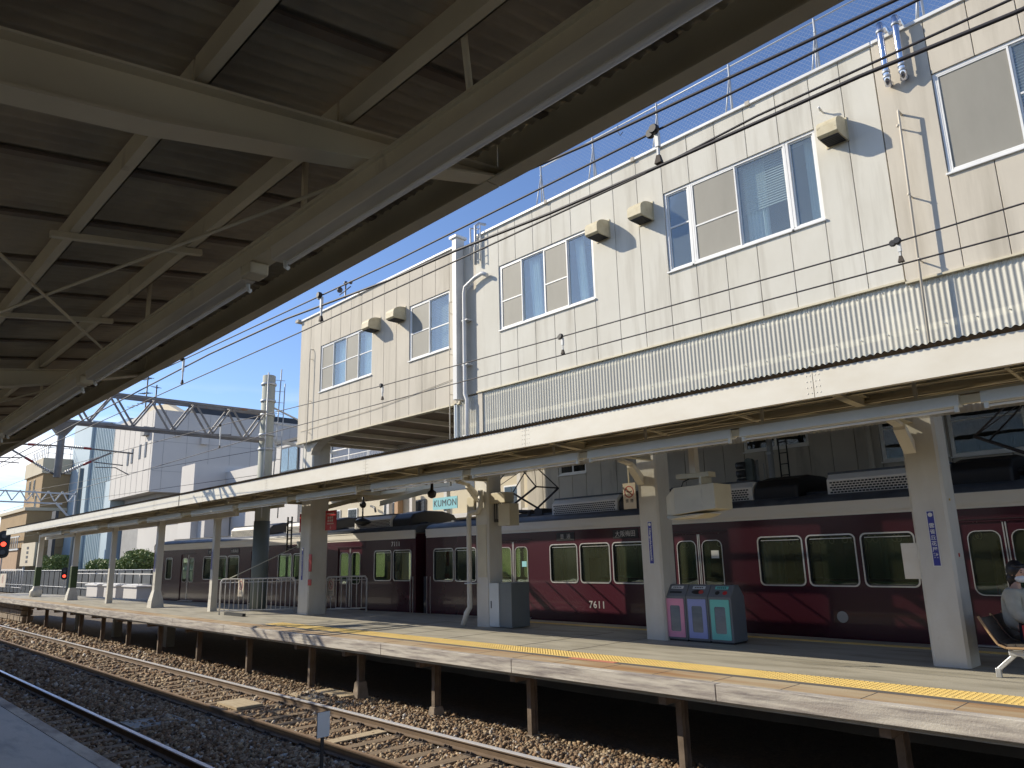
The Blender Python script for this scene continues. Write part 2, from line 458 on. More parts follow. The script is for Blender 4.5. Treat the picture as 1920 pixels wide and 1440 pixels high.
def text_mb(body, size, M, depth=0.002, align='CENTER', spacing=1.0, line=1.0, bold=0.0):
    c = bpy.data.curves.new('t', 'FONT')
    c.body = body; c.size = size; c.align_x = align; c.align_y = 'CENTER'
    c.extrude = depth; c.space_character = spacing; c.space_line = line; c.offset = bold
    c.resolution_u = 3
    o = bpy.data.objects.new('t', c); COL.objects.link(o)
    dg = bpy.context.evaluated_depsgraph_get()
    me = bpy.data.meshes.new_from_object(o.evaluated_get(dg))
    mb = MB()
    mb.add([M @ v.co for v in me.vertices], [tuple(p.vertices) for p in me.polygons])
    bpy.data.objects.remove(o); bpy.data.curves.remove(c); bpy.data.meshes.remove(me)
    return mb
def face_neg_y(x, y, z):      # text plane facing -Y, reading towards +X
    return Matrix.Translation((x, y, z)) @ Matrix.Rotation(R(90), 4, 'X')
def face_pos_x(x, y, z):      # facing +X, reading towards +Y
    return Matrix.Translation((x, y, z)) @ Matrix.Rotation(R(90), 4, 'Z') @ Matrix.Rotation(R(90), 4, 'X')

def rrect(x0, x1, z0, z1, r, n=5):
    p = []
    for cx, cz, a0 in ((x1 - r, z0 + r, -90), (x1 - r, z1 - r, 0), (x0 + r, z1 - r, 90), (x0 + r, z0 + r, 180)):
        for i in range(n + 1):
            a = R(a0 + 90 * i / n)
            p.append((cx + r * math.cos(a), cz + r * math.sin(a)))
    return p
def ring(mb, outer, inner, y0, y1):
    """closed ring between two outlines (same count) in the xz plane from y0 to y1"""
    n = len(outer)
    vs = [(u, y0, v) for u, v in outer] + [(u, y0, v) for u, v in inner] + [(u, y1, v) for u, v in outer] + [(u, y1, v) for u, v in inner]
    fs = []
    for i in range(n):
        j = (i + 1) % n
        fs += [(i, j, n + j, n + i), (2 * n + i, 3 * n + i, 3 * n + j, 2 * n + j), (n + i, n + j, 3 * n + j, 3 * n + i), (i, 2 * n + i, 2 * n + j, j)]
    return mb.add(vs, fs)
def corr(mb, x0, x1, pitch, amp, A, B, thick=0.0, sub=6):
    """corrugated sheet, waves run along x; A, B: functions/points (y,z) of both ends of a ridge"""
    n = int((x1 - x0) / pitch * sub)
    ya, za = A; yb, zb = B
    d = Vector((0, yb - ya, zb - za)).normalized()
    nn = Vector((0, -d.z, d.y))
    vs = []
    for i in range(n + 1):
        x = x0 + (x1 - x0) * i / n
        h = amp * math.sin(2 * math.pi * x / pitch)
        vs += [(x, ya + nn.y * h, za + nn.z * h), (x, yb + nn.y * h, zb + nn.z * h)]
    fs = [(2 * i, 2 * i + 1, 2 * i + 3, 2 * i + 2) for i in range(n)]
    mb.add(vs, fs, True)
    return mb

# ================================================================ SETTING
RZ = -1.10                      # rail top
RAILS = [3.06, 4.50, 6.28, 7.72]
mb = MB(); mb.add([(-1500, -900, -1.42), (900, -900, -1.42), (900, 1500, -1.42), (-1500, 1500, -1.42)], [(0, 1, 2, 3)])
struct(mb, 'ground', 'ground_soil')
# ballast bed: cross profile swept along the line
prof = [(2.3, -1.40), (2.45, -1.29), (4.35, -1.28), (4.75, -1.22), (5.35, -1.19), (5.95, -1.23), (6.15, -1.285), (7.85, -1.285), (7.95, -1.215), (8.45, -1.19), (8.8, -1.25), (9.5, -1.33), (13.0, -1.37)]
mb = MB()
xs = np.arange(-70, 6.01, 0.5)
vs = []; 
for x in xs:
    for y, z in prof:
        vs.append((x, y + random.uniform(-.04, .04), z + random.uniform(-.012, .012)))
n = len(prof)
mb.add(vs, [(i * n + j, i * n + j + 1, (i + 1) * n + j + 1, (i + 1) * n + j) for i in range(len(xs) - 1) for j in range(n - 1)], True)
struct(mb, 'ballast_bed', 'ground_soil')
PY = np.array([p[0] for p in prof]); PZ = np.array([p[1] for p in prof])

# loose stones
rng = np.random.default_rng(3)
def stones():
    P = []; S = []
    for xa, xb, den, sz in ((-6.5, -1.0, 150, .032), (-13, -6.5, 520, .030), (-19, -13, 400, .033), (-27, -19, 220, .042), (-40, -27, 110, .055), (-65, -40, 45, .075)):
        k = int((xb - xa) * 7.2 * den)
        x = rng.uniform(xa, xb, k); y = rng.uniform(2.35, 9.55, k)
        keep = np.ones(k, bool)
        for yc in (3.78, 7.0):
            on = (np.abs((x + 0.3) % 0.6 - 0.3) < 0.115) & (np.abs(y - yc) < 1.0)
            keep &= ~(on & (rng.random(k) < 0.90))
        for yr in RAILS: keep &= np.abs(y - yr) > 0.085
        keep &= ~((y > 9.1) & (rng.random(k) < (y - 9.1) * 1.8))
        x, y = x[keep], y[keep]
        s_ = sz * rng.uniform(0.5, 1.6, len(x))
        z = np.interp(y, PY, PZ) + s_ * rng.uniform(0.1, 0.75, len(x))
        P.append(np.stack([x, y, z], 1)); S.append(s_)
    P = np.concatenate(P); S = np.concatenate(S)
    N = len(P)
    cube = np.array([(-1, -1, -1), (1, -1, -1), (1, 1, -1), (-1, 1, -1), (-1, -1, 1), (1, -1, 1), (1, 1, 1), (-1, 1, 1)], float) * 0.62
    V = cube[None] * rng.uniform(0.55, 1.35, (N, 8, 3))
    V *= rng.uniform(0.6, 1.25, (N, 1, 3))
    q = rng.normal(size=(N, 4)); q /= np.linalg.norm(q, axis=1)[:, None]
    a, b, c, d = q.T
    Rm = np.stack([np.stack([1 - 2 * (c * c + d * d), 2 * (b * c - a * d), 2 * (b * d + a * c)], 1),
                   np.stack([2 * (b * c + a * d), 1 - 2 * (b * b + d * d), 2 * (c * d - a * b)], 1),
                   np.stack([2 * (b * d - a * c), 2 * (c * d + a * b), 1 - 2 * (b * b + c * c)], 1)], 1)
    V = np.einsum('nij,nkj->nki', Rm, V) * S[:, None, None] + P[:, None]
    F = np.array([(0, 3, 2, 1), (4, 5, 6, 7), (0, 1, 5, 4), (1, 2, 6, 5), (2, 3, 7, 6), (3, 0, 4, 7)])
    F = (F[None] + (np.arange(N) * 8)[:, None, None]).reshape(-1)
    me = bpy.data.meshes.new('ballast')
    me.vertices.add(N * 8); me.vertices.foreach_set('co', V.reshape(-1).astype(np.float32))
    me.loops.add(N * 24); me.loops.foreach_set('vertex_index', F.astype(np.int32))
    me.polygons.add(N * 6); me.polygons.foreach_set('loop_start', np.arange(0, N * 24, 4, dtype=np.int32))
    me.update(calc_edges=True); me.validate()
    me.materials.append(MATS['ballast'])
    o = bpy.data.objects.new('ballast', me); COL.objects.link(o)
    tag(o, 'loose brown and grey ballast stones between the rails', 'ballast', kind='stuff')
stones()

# rails
def rail_prof(yc):
    z = RZ
    return [(yc - .055, z - .14), (yc + .055, z - .14), (yc + .055, z - .128), (yc + .01, z - .11), (yc + .01, z - .04), (yc + .032, z - .03), (yc + .032, z - .003), (yc + .022, z), (yc - .022, z), (yc - .032, z - .003), (yc - .032, z - .03), (yc - .01, z - .04), (yc - .01, z - .11), (yc - .055, z - .128)]
RL = ['rail of the nearest track, deep in the shade beside the near platform', 'inner rail of the nearest track with a blue sky glint', 'brown sunlit rail on the near side of the middle track', 'shiny topped rail closest to the far platform']
for yc, lb in zip(RAILS, RL):
    t = thing('rail', lb, 'rail', (-20, yc, RZ - .14), group='steel rails of the two tracks')
    MB().prism(rail_prof(yc), 'x', -75, 5).build('rail_body', 'rail_side', t)
    MB().box(-75, 5, yc - .034, yc + .034, RZ - .014, RZ + .0025).build('polished_top', {6.28: 'rail_brown', 7.72: 'rail_sun_glint'}.get(yc, 'rail_top'), t)  # the far rail's pale top carries a painted sun glint
# sleepers: centre line of each track
proto = None
for yc, gl, nn_ in ((7.0, 'brown wooden sleeper in the sunlit track before the far platform', 72), (3.78, 'shaded wooden sleeper in the track beside the near platform', 60)):
    for i in range(nn_):
        x = -0.6 * i - 0.0 if yc > 5 else -1.8 - 0.6 * i
        if proto is None:
            t = thing('sleeper', gl, 'sleeper', (0, 0, 0), group='sleepers')
            MB().box(-.105, .105, -1.05, 1.05, -1.40, -1.243).build('timber', 'sleeper', t, bevel=.008)
            for sgn in (-1, 1):
                m_ = MB().box(-.09, .09, sgn * .72 - .14, sgn * .72 + .14, -1.2425, -1.232)
                for dx in (-.05, .05):
                    for dy in (-.09, .09):
                        m_.lathe([(.019, -1.232), (.019, -1.205), (.008, -1.195)], (dx, sgn * .72 + dy, 0), 6)
                    m_.box(dx - .02, dx + .02, sgn * .72 - .085, sgn * .72 - .045, -1.232, -1.215)
                    m_.box(dx - .02, dx + .02, sgn * .72 + .045, sgn * .72 + .085, -1.232, -1.215)
                m_.build('rail_fastening', 'plate', t)
            proto = t
        else:
            t = copy_tree(proto)
        t.location = (x + random.uniform(-.02, .02), yc + random.uniform(-.03, .03), 0)
        t.rotation_euler.z = random.uniform(-.02, .02)
        t['label'] = gl; t['group'] = 'sleepers of the middle track' if yc > 5 else 'sleepers of the near track'
# boards / hatches on the track
mb = MB().box(-15.95, -15.0, 6.74, 7.28, -1.235, -1.19).xf(Matrix.Identity(4))
solo(mb, 'trough_cover', 'wood_pale', 'pale square board lying between the rails of the middle track', 'board')
mb = MB().box(-15.5, -14.35, 8.05, 8.6, -1.19, -1.16); mb.box(-15.3, -14.15, 8.61, 8.95, -1.19, -1.15)
solo(mb, 'cable_cover', 'wood_pale', 'wooden boards on the ballast beside the shiny far rail', 'board')
t = thing('drain_cover', 'dark rectangular drain cover with a pale rim in the shaded ballast', 'drain cover', (-14.85, 5.15, -1.2))
MB().box(-15.22, -14.48, 4.72, 5.55, -1.2, -1.165).build('cover_plate', 'box_grey', t)
mb = MB(); 
for a in ((-15.25, -14.45, 4.69, 4.72), (-15.25, -14.45, 5.55, 5.58), (-15.25, -15.22, 4.72, 5.55), (-14.48, -14.45, 4.72, 5.55)): mb.box(*a, -1.2, -1.155)
mb.build('rim', 'concrete', t)
mb = MB().box(-11.36, -11.12, 6.45, 7.6, -1.235, -1.218)
solo(mb, 'repair_board', 'wood_pale', 'pale new plank laid across the middle track near the white marker', 'board')
# white marker
t = thing('track_marker', 'blank white rectangular marker on a thin dark stake between the tracks', 'marker', (-3.85, 4.42 + .7, -1.3))
MX, MY = -8.85, 5.1
t.location = (MX, MY, -1.3)
MB().box(MX - .02, MX, MY - .02, MY + .02, -1.32, -.3).build('stake', 'black', t)
MB().box(MX + .006, MX + .014, MY - .085, MY + .085, -.55, -.26).build('plate', 'sign_white', t)
MB().box(MX, MX + .006, MY - .09, MY + .09, -.555, -.255).build('backing', 'dark_alu', t)

# far platform
REAR = [(4, 13.72), (-16, 13.72), (-26, 13.0), (-37, 12.1), (-56, 10.9)]
poly = [(4, 8.42)] + REAR + [(-56, 8.42)]
struct(MB().prism(poly, 'z', -.24, 0.0), 'platform', 'paving')
mb = MB()
x = 4.0
e = -1.67
edges = []
while e > -56: edges.append(e); e -= 3.6
prev_ = 4.0
for e in edges + [-56]:
    mb.box(e + .006, prev_ - .006, 8.36, 8.50, -.19, .006); prev_ = e
struct(mb, 'platform_edge', 'coping', bevel=.006)
struct(MB().box(-56, 4, 8.50, 8.98, -.1, .004), 'edge_paving', 'edge_paving')
struct(MB().box(-19.0, 4, 8.98, 9.12, -.1, .005), 'edge_strip', 'dark_strip')
mb = MB()
for i in range(40):
    xx = -.9 - i * 0.9
    mb.box(xx, xx + .008, 8.50, 8.98, 0, .0062)
for xx in (-10.1, -8.9, -12.2, -13.6, -15.2):
    mb.box(xx, xx + .012, 9.62, 12.4, -.01, .0035)
struct(mb, 'paving_joints', 'dark_strip')
def tactile(x0, x1, y0, y1, p=.06):
    mb = MB().box(x0, x1, y0, y1, -.05, .008)
    nx = int((x1 - x0) / p); ny = int((y1 - y0 - .02) / p)
    for i in range(nx):
        for j in range(ny):
            cx, cy = x0 + (i + .5) * p, y0 + .01 + (j + .5) * (y1 - y0 - .02) / ny
            r_, q = .019, .011
            mb.add([(cx - r_, cy - r_, .008), (cx + r_, cy - r_, .008), (cx + r_, cy + r_, .008), (cx - r_, cy + r_, .008), (cx - q, cy - q, .0135), (cx + q, cy - q, .0135), (cx + q, cy + q, .0135), (cx - q, cy + q, .0135)],
                   [(4, 5, 6, 7), (0, 1, 5, 4), (1, 2, 6, 5), (2, 3, 7, 6), (3, 0, 4, 7)])
    return mb
mb = tactile(-18.9, 1.0, 9.12, 9.62)
struct(mb, 'tactile_paving', 'tactile')
struct(tactile(-15, 1.0, 13.05, 13.25, .07), 'rear_tactile_paving', 'tactile')
solo(MB().box(-8.25, -7.35, 9.0, 9.11, 0, .009), 'floor_marking', 'red_patch', 'faded red floor marking beside the yellow tactile strip, near the bins', 'floor marking')
solo(MB().box(-2.2, -1.6, 9.0, 9.11, 0, .009), 'floor_marking', 'red_patch', 'red floor marking beside the yellow strip at the right border', 'floor marking')

# posts under the platform (old rails set upright)
PX = [-6.2, -9.05, -11.55, -14.1, -16.15, -19.4, -22.7, -25.9, -29.0, -32.0, -35.0, -37.6, -40.7, -44.2]
for i, xx in enumerate([-3.4] + PX):
    t = thing('platform_post', 'rusty old-rail post under the far platform, %s from the right' % ORD[i] if i < 16 else '', 'post', (xx, 8.95, -1.35), group='posts under the far platform')
    m_ = MB().box(xx - .045, xx + .045, 8.90, 8.915, -1.3, -.24).box(xx - .012, xx + .012, 8.915, 9.02, -1.3, -.24).box(xx - .06, xx + .06, 9.02, 9.032, -1.3, -.24)
    m_.build('post', 'old_rail_post', t)
    h = .16 if i not in (3, 4) else (.28 if i == 3 else .46)
    a = .12 if i < 5 else .1
    MB().hexa([(xx - a, 8.86 - .04, -1.36), (xx + a, 8.82, -1.36), (xx + a, 9.14, -1.36), (xx - a, 9.14, -1.36), (xx - a * .6, 8.87, -1.36 + h), (xx + a * .55, 8.88, -1.36 + h), (xx + a * .5, 9.08, -1.36 + h), (xx - a * .6, 9.09, -1.36 + h)]).build('footing', 'footing', t, bevel=.015)
    MB().box(xx - .06, xx + .06, 8.55, 13.2 if xx > -20 else 11.0, -.36, -.24).build('bearer', 'old_rail_post', t)
for k, xx in enumerate([-29, -35, -40.7]):
    solo(MB().box(xx - .16, xx + .16, 10.2, 10.5, -1.4, -.24), 'underfloor_pier', 'concrete', 'dim concrete pier in the dark under the far platform, %s from the right' % ORD[k], 'pier', 'concrete piers under the far platform')
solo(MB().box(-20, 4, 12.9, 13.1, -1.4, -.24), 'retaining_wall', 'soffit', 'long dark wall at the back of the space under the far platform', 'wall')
mb = MB()
for i in range(26):
    for j in range(4):
        y = 8.9 + .5 * 0
        xx = -56 + i * .48 + (j % 2) * .2
        if xx > -45.6: continue
        mb.box(xx, xx + .45, 8.85 + random.uniform(0, .05), 9.4, -1.4 + j * .29, -1.4 + j * .29 + .26)
solo(mb, 'stone_wall', 'footing', 'low stone block wall carrying the far left end of the platform', 'wall', bevel=.03)

# near platform
struct(MB().box(-60, 4, -6, 2.05, -.3, 0), 'near_platform', 'own_paving')
struct(MB().box(-60, 4, 2.05, 2.17, -.22, .006), 'near_platform_edge', 'coping')
struct(MB().box(-60, 4, 1.2, 1.24, 0, .004), 'near_platform_line', 'dark_strip')
struct(MB().box(-60, 4, 0.75, 1.1, 0, .004), 'near_tactile_paving', 'tactile')
struct(MB().box(-60, 4, -6, 1.9, -1.4, -.3), 'near_platform_base', 'concrete')

# ================================================================ PILLARS AND CANOPIES
PIL = [(-3.775, 11.36, 'nearest thick cream pillar at the right, with a blue vertical name sign'),
       (-8.83, 11.80, 'thick cream pillar standing left of the three waste bins'),
       (-13.60, 11.74, 'thick cream pillar carrying grey-beige electrical boxes and a downpipe'),
       (-21.35, 11.30, 'farthest thick cream pillar, with red signs near its top'),
       (1.2, 11.4, 'thick cream pillar')]
for px, py, lb in PIL[:4]:
    t = thing('concrete_pillar', lb, 'pillar', (px + .23, py + .23, 0), group='thick pillars of the far platform')
    wd = .46 if px > -20 else .62
    def oct_(a): return [(px + a, py), (px + wd - a, py), (px + wd, py + a), (px + wd, py + wd - a), (px + wd - a, py + wd), (px + a, py + wd), (px, py + wd - a), (px, py + a)]
    MB().prism(oct_(.035), 'z', .0, 5.3).build('shaft', 'pillar_paint', t)
# corner post right in the opening of the left block (visible above the canopy)
def roofz(d):            # height of the sheet at distance d from the outer edge
    return 3.61 - .14 * d

def canopy(name, label, Y0, sgn, x0, x1, beams, valley, mats, raceway=True, zoff=0.0, pitch=.076, base=3.61, fz=3.285, ft=.315, ph=1.0, sheet_end=99, slope=.14, bots=(3.32, 3.32, 3.155, 3.09, 2.975, 2.92, 2.86, 2.80), bt_h=.135):
    """half-butterfly roof: outer edge at Y0, falling towards the pillar line; sgn=+1: pillars lie at larger Y"""
    t = thing(name, label, 'canopy', ((x0 + x1) / 2, Y0 + sgn * valley, 0))
    yy = lambda d: Y0 + sgn * d
    zf = lambda d: base - slope * d + zoff
    # sheets, lapped every 1.9 m across
    mb = MB()
    corr(mb, x0, x1, pitch, .011, (yy(-.05 if sgn > 0 else -.025), zf(-.05) + .02), (yy(min(valley, sheet_end)), zf(min(valley, sheet_end)) + .02), sub=6)
    mb.build('roof_sheet', mats[0], t)
    mb = MB()
    corr(mb, x0, x1, pitch, .011, (yy(-.06 if sgn > 0 else -.03), zf(-.06) + .028), (yy(min(valley, sheet_end)), zf(min(valley, sheet_end)) + .036), sub=6)
    mb.build('roof_cover', 'roof_dark', t)
    # lap lines
    mb = MB()
    xx = x0 + .4
    while xx < x1:
        mb.hexa([(xx, yy(.02), zf(.02) - .002), (xx + .05, yy(.02), zf(.02) - .002), (xx + .05, yy(valley), zf(valley) - .002), (xx, yy(valley), zf(valley) - .002),
                 (xx, yy(.02), zf(.02) + .012), (xx + .05, yy(.02), zf(.02) + .012), (xx + .05, yy(valley), zf(valley) + .012), (xx, yy(valley), zf(valley) + .012)])
        xx += .684
    mb.build('sheet_laps', 'soffit', t)
    # fascia, in lengths that meet at the beams
    cuts = sorted([x0] + [b for b in beams if x0 < b < x1] + [x1])
    for a, b in zip(cuts[:-1], cuts[1:]):
        m_ = MB()
        ya, yb = yy(-.012), yy(0)
        m_.box(a + .004, b - .004, ya, yb, fz, fz + ft)
        m_.box(a + .004, b - .004, yb + sgn * .0005, yb + sgn * .07, fz, fz + .01)
        m_.build('fascia', mats[1], t)
    m_ = MB()
    for b in cuts[1:-1]:
        for dx in (-.075, -.03, .03, .075):
            for dz in (.055, .125, .195, .265):
                if sgn > 0: m_.ball((b + dx, yy(-.012), 3.285 + zoff + dz), .009, 6, (1, .6, 1))
    if m_.v: m_.build('rivets', 'cream_light', t)
    # cross beams: tapering I sections
    for b in beams:
        m_ = MB()
        ds = [0.02, .05, .7, 1.0, 1.55, 1.96, 2.6, valley]
        bot = list(bots)
        top = [zf(min(d, sheet_end)) - (.135 if sgn < 0 else .05) - zoff for d in ds]
        for i in range(len(ds) - 1):
            d0, d1 = ds[i], ds[i + 1]
            def seg(hw, za0, zb0, za1, zb1):
                y0, y1 = yy(d0), yy(d1)
                m_.hexa([(b - hw, y0, za0 + zoff), (b + hw, y0, za0 + zoff), (b + hw, y1, za1 + zoff), (b - hw, y1, za1 + zoff), (b - hw, y0, zb0 + zoff), (b + hw, y0, zb0 + zoff), (b + hw, y1, zb1 + zoff), (b - hw, y1, zb1 + zoff)])
            seg(.006, bot[i] + .01, top[i] - .01, bot[i + 1] + .01, top[i + 1] - .01)
            seg(.055, bot[i], bot[i] + .01, bot[i + 1], bot[i + 1] + .01)
            seg(.055, top[i] - .01, top[i], top[i + 1] - .01, top[i + 1])
        m_.build('cross_beam', mats[2], t)
    # purlins along the platform
    for d, hgt, wd in ((.855, .10, .036), (1.415, .10, .038), (2.1, .10, .04), (2.8, .10, .04), (3.5, .10, .04)) if sgn < 0 else ((.45, .10, .06), (.95, .12, .07), (1.5, .12, .07), (2.1, .12, .07)):
        if d > min(valley, sheet_end): continue
        m_ = MB()
        z1 = zf(d) - .012; 
        yA = yy(d)
        for a, b in zip(cuts[:-1], cuts[1:]):
            m_.box(a + .01, b - .01, yA, yA + sgn * .008, z1 - hgt, z1)
            m_.box(a + .01, b - .01, yA - sgn * wd, yA, z1 - hgt, z1 - hgt + .008)
            m_.box(a + .01, b - .01, yA - sgn * wd, yA, z1 - .008, z1)
            m_.box(a + .01, b - .01, yA - sgn * wd, yA - sgn * (wd - .006), z1 - hgt, z1 - hgt + .03)
        m_.build('purlin', mats[2], t)
    # small cleats and bracing rods
    cb = sorted(beams)
    for a, b in zip(cb[:-1], cb[1:]):
        m_ = MB()
        for (xa, da, za_, xb, db, zb_) in ((a + .1, .7, 3.42, b - .1, 1.65, 3.37), (b - .1, .7, 3.42, a + .1, 1.65, 3.37)) if sgn > 0 else (((b - .2, .75, 3.13, a + .1, 2.15, 3.0), (a + 1.5, .75, 3.13, b - .05, 2.5, 2.95)) if b < 0 else ()):
            m_.tube([(xa, yy(da), za_), (xb, yy(db), zb_)], .009, 6)
        for f in (.36, .68):
            xm = a + (b - a) * f
            m_.bar((xm, yy(.78), zf(.8) - .13), (xm, yy(1.5), zf(1.5) - .13), .035, .03)
        m_.build('brace', mats[2], t)
    return t
BE = [-3.63, -8.4, -13.1, -17.6]
OB = (3.42, 3.42, 3.37, 3.35, 3.325, 3.31, 3.295, 3.29)
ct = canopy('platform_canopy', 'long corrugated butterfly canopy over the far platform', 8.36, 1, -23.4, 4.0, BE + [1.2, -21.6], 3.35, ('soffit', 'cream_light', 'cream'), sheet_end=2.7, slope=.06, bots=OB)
def slopebox(mb, x0, x1, y0, z0, y1, z1, th):
    return mb.hexa([(x0, y0, z0), (x1, y0, z0), (x1, y1, z1), (x0, y1, z1), (x0, y0, z0 + th), (x1, y0, z0 + th), (x1, y1, z1 + th), (x0, y1, z1 + th)])
XR = -18.8
corr(MB(), -23.4, XR, .076, .011, (11.10, 3.47), (13.5, 3.63)).build('roof_sheet', 'roof_under', ct)
corr(MB(), -23.4, XR, .076, .011, (11.10, 3.486), (13.56, 3.646)).build('roof_cover', 'roof_dark', ct)
for b in (-17.6, -21.6):
    slopebox(MB(), b - .05, b + .05, 11.7, 3.0, 13.45, 3.44, .012).build('cross_beam', 'cream', ct)
    slopebox(MB(), b - .006, b + .006, 11.7, 3.01, 13.45, 3.45, .13).build('beam_web', 'cream', ct)
for a, b in ((-23.4, -17.6), (-17.6, -15.6)):
    MB().box(a + .01, b - .01, 13.46, 13.48, 3.41, 3.62).build('rear_fascia', 'cream_light', ct)
    MB().box(a + .01, b - .01, 12.6, 12.66, 3.44, 3.54).build('purlin', 'cream', ct)
# knee braces at the pillars, on the track side
for px, py, lb in PIL[:3]:
    for sx_ in (-.05,):
        m_ = MB()
        xc = px + .23
        m_.bar((xc - .12, py - .62, 3.29), (xc - .12, py - .3, 3.24), .12, .05)
        m_.hexa([(xc - .2, py - .32, 3.17), (xc - .04, py - .32, 3.17), (xc - .04, py - .02, 2.86), (xc - .2, py - .02, 2.86), (xc - .2, py - .32, 3.26), (xc - .04, py - .32, 3.26), (xc - .04, py - .02, 3.04), (xc - .2, py - .02, 3.04)])
        m_.build('knee_brace', 'cream_light', ct)

# left stretch of the far canopy on slim posts
cl = canopy('platform_canopy', 'narrower far stretch of the canopy carried by slim steel posts', 8.36, 1, -48.6, -23.46, [-25.6, -29.9, -35.4, -40.8, -46.5], 1.75, ('soffit', 'cream_light', 'cream'), slope=.06, bots=OB)
corr(MB(), -48.6, -23.46, .076, .011, (10.1, 3.54), (11.9, 3.6)).build('roof_sheet', 'roof_under', cl)
corr(MB(), -48.6, -23.46, .076, .011, (10.1, 3.56), (11.92, 3.62)).build('roof_cover', 'roof_dark', cl)
MB().box(-48.4, -23.5, 11.8, 11.83, 3.34, 3.58).build('rear_fascia', 'cream', cl)
MB().box(-48.4, -23.5, 10.16, 10.28, 3.02, 3.16).build('centre_beam', 'cream_light', cl)
for b in [-25.6, -29.9, -35.4, -40.8, -46.5]:
    slopebox(MB(), b - .05, b + .05, 10.1, 3.28, 11.8, 3.32, .1).build('cross_beam', 'cream', cl)
slim = [(-25.5, 10.42, .10, 'slim post next to the white fence at its left end'), (-29.95, 10.1, .12, 'slim post with a sunlit flared foot in front of the train end'),
        (-35.45, 10.05, .10, 'slim cream post in front of the round bushes'), (-40.9, 9.95, .12, 'slim post wrapped in dark green, right one of the two'),
        (-47.6, 9.85, .12, 'slim post wrapped in dark green at the far left')]
for i, (x, y, h, lb) in enumerate(slim):
    t = thing('steel_post', lb, 'post', (x, y, 0), group='slim posts of the far canopy')
    fl = 1.9 if i in (1, 3, 4) else 1.15
    m_ = MB()
    def ring_(a, z): return [(x - a, y - a, z), (x + a, y - a, z), (x + a, y + a, z), (x - a, y + a, z)]
    hs = [(h * fl, 0), (h * (fl * .8 + .2), .25), (h * 1.02, .62), (h, 1.6), (h * .95, 2.98)]
    for (a0, z0), (a1, z1) in zip(hs[:-1], hs[1:]): m_.hexa(ring_(a0, z0) + ring_(a1, z1))
    m_.hexa(ring_(h, 2.98) + [(x - .24, y - .1, 3.26), (x + .24, y - .1, 3.26), (x + .24, y + .1, 3.26), (x - .24, y + .1, 3.26)])
    m_.build('shaft', 'pillar_paint', t)
    if i >= 3:
        m_ = MB().box(x - .135, x + .135, y - .135, y + .135, .5, 1.55); m_.build('green_wrap', 'green_wrap', t)
    if i == 4:
        MB().lathe([(.26, 0), (.30, .1), (.30, .3), (.2, .42)], (x, y, 0), 12).build('padded_foot', 'pillar_base', t)

# near canopy overhead
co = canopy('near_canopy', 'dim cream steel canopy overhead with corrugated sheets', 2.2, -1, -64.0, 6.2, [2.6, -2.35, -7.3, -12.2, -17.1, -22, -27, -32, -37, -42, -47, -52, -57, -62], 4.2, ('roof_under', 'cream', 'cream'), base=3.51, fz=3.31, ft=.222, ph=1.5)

# fluorescent lights
def light_unit(xa, xb, y, z, own):
    """raceway box with a reflector and a bare tube beneath"""
    L_ = xb - xa
    return xa, xb
def make_light(label, grp, xa, xb, y, z, sg, mats):
    t = thing('fluorescent_light', label, 'light', ((xa + xb) / 2, y, z), group=grp)
    m_ = MB().hexa([(xa, y - .075, z), (xb, y - .075, z), (xb, y + .075, z), (xa, y + .075, z), (xa, y - .055, z + .125), (xb, y - .055, z + .125), (xb, y + .055, z + .125), (xa, y + .055, z + .125)]) if sg > 0 else MB().hexa([(xa, y - .035, z), (xb, y - .035, z), (xb, y + .035, z), (xa, y + .035, z), (xa, y - .045, z + .068), (xb, y - .045, z + .068), (xb, y + .045, z + .068), (xa, y + .045, z + .068)])
    m_.build('reflector', mats, t, bevel=.004)
    MB().tube([(xa + .06, y - sg * (.03 if sg > 0 else .024), z - (.038 if sg > 0 else .014)), (xb - .06, y - sg * (.03 if sg > 0 else .024), z - (.038 if sg > 0 else .014))], .0145 if sg > 0 else .011, 10).build('tube', 'lamp_tube', t)
    for q in (xa + .02, xb - .06):
        m_ = MB()
        if sg > 0: m_.box(q, q + .04, y - sg * .03 - .02, y - sg * .03 + .02, z - .062, z)
        else: m_.tube([(q + .02, y + .015, z), (q + .02, y + .018, z - .03), (q + .035, y + .024, z - .04)], .011, 8)
        m_.build('socket', 'lamp_shade', t)
    return t
gF = 'strip lights under the far canopy'
fx = [(-2.15, .7), (-5.02, -2.36), (-7.72, -5.15), (-10.6, -7.92), (-14.0, -10.85), (-17.4, -14.6), (-20.8, -17.9), (-24.3, -21.2), (-28.4, -25.2), (-33.0, -29.4), (-38.6, -34.4), (-44.0, -40.2)]
for i, (a, b) in enumerate(fx):
    make_light('pale strip light under the far canopy, %s from the right' % ORD[i], gF, a, b, 9.12, 3.07, 1, 'lamp_shade')
m_ = MB()
for (a0, b0), (a1, b1) in zip(fx[:-1], fx[1:]):
    m_.box(b1 + .002, a0 - .002, 9.09, 9.17, 3.09, 3.18)
m_.box(-48, 1, 9.10, 9.16, 3.20, 3.23)
for i in range(24):
    xx = -.9 - i * 1.9
    m_.box(xx - .02, xx + .02, 9.105, 9.13, 3.2, 3.5)
m_.build('light_raceway', 'cream', ct)
gN = 'strip lights under the near canopy'
fo = [(-3.10, -.45), (-6.15, -3.42), (-9.3, -6.4), (-12.4, -9.55), (-15.5, -12.7)]
nl = ['large strip light overhead, nearest the top of the photo', 'second strip light under the near canopy, ending at a square box', 'third strip light under the near canopy, at the left edge', 'fourth strip light under the near canopy, far left', 'fifth strip light under the near canopy, farthest left']
for i, (a, b) in enumerate(fo):
    make_light(nl[i], gN, a, b, 1.475, 2.966, -1, 'lamp_shade_own')
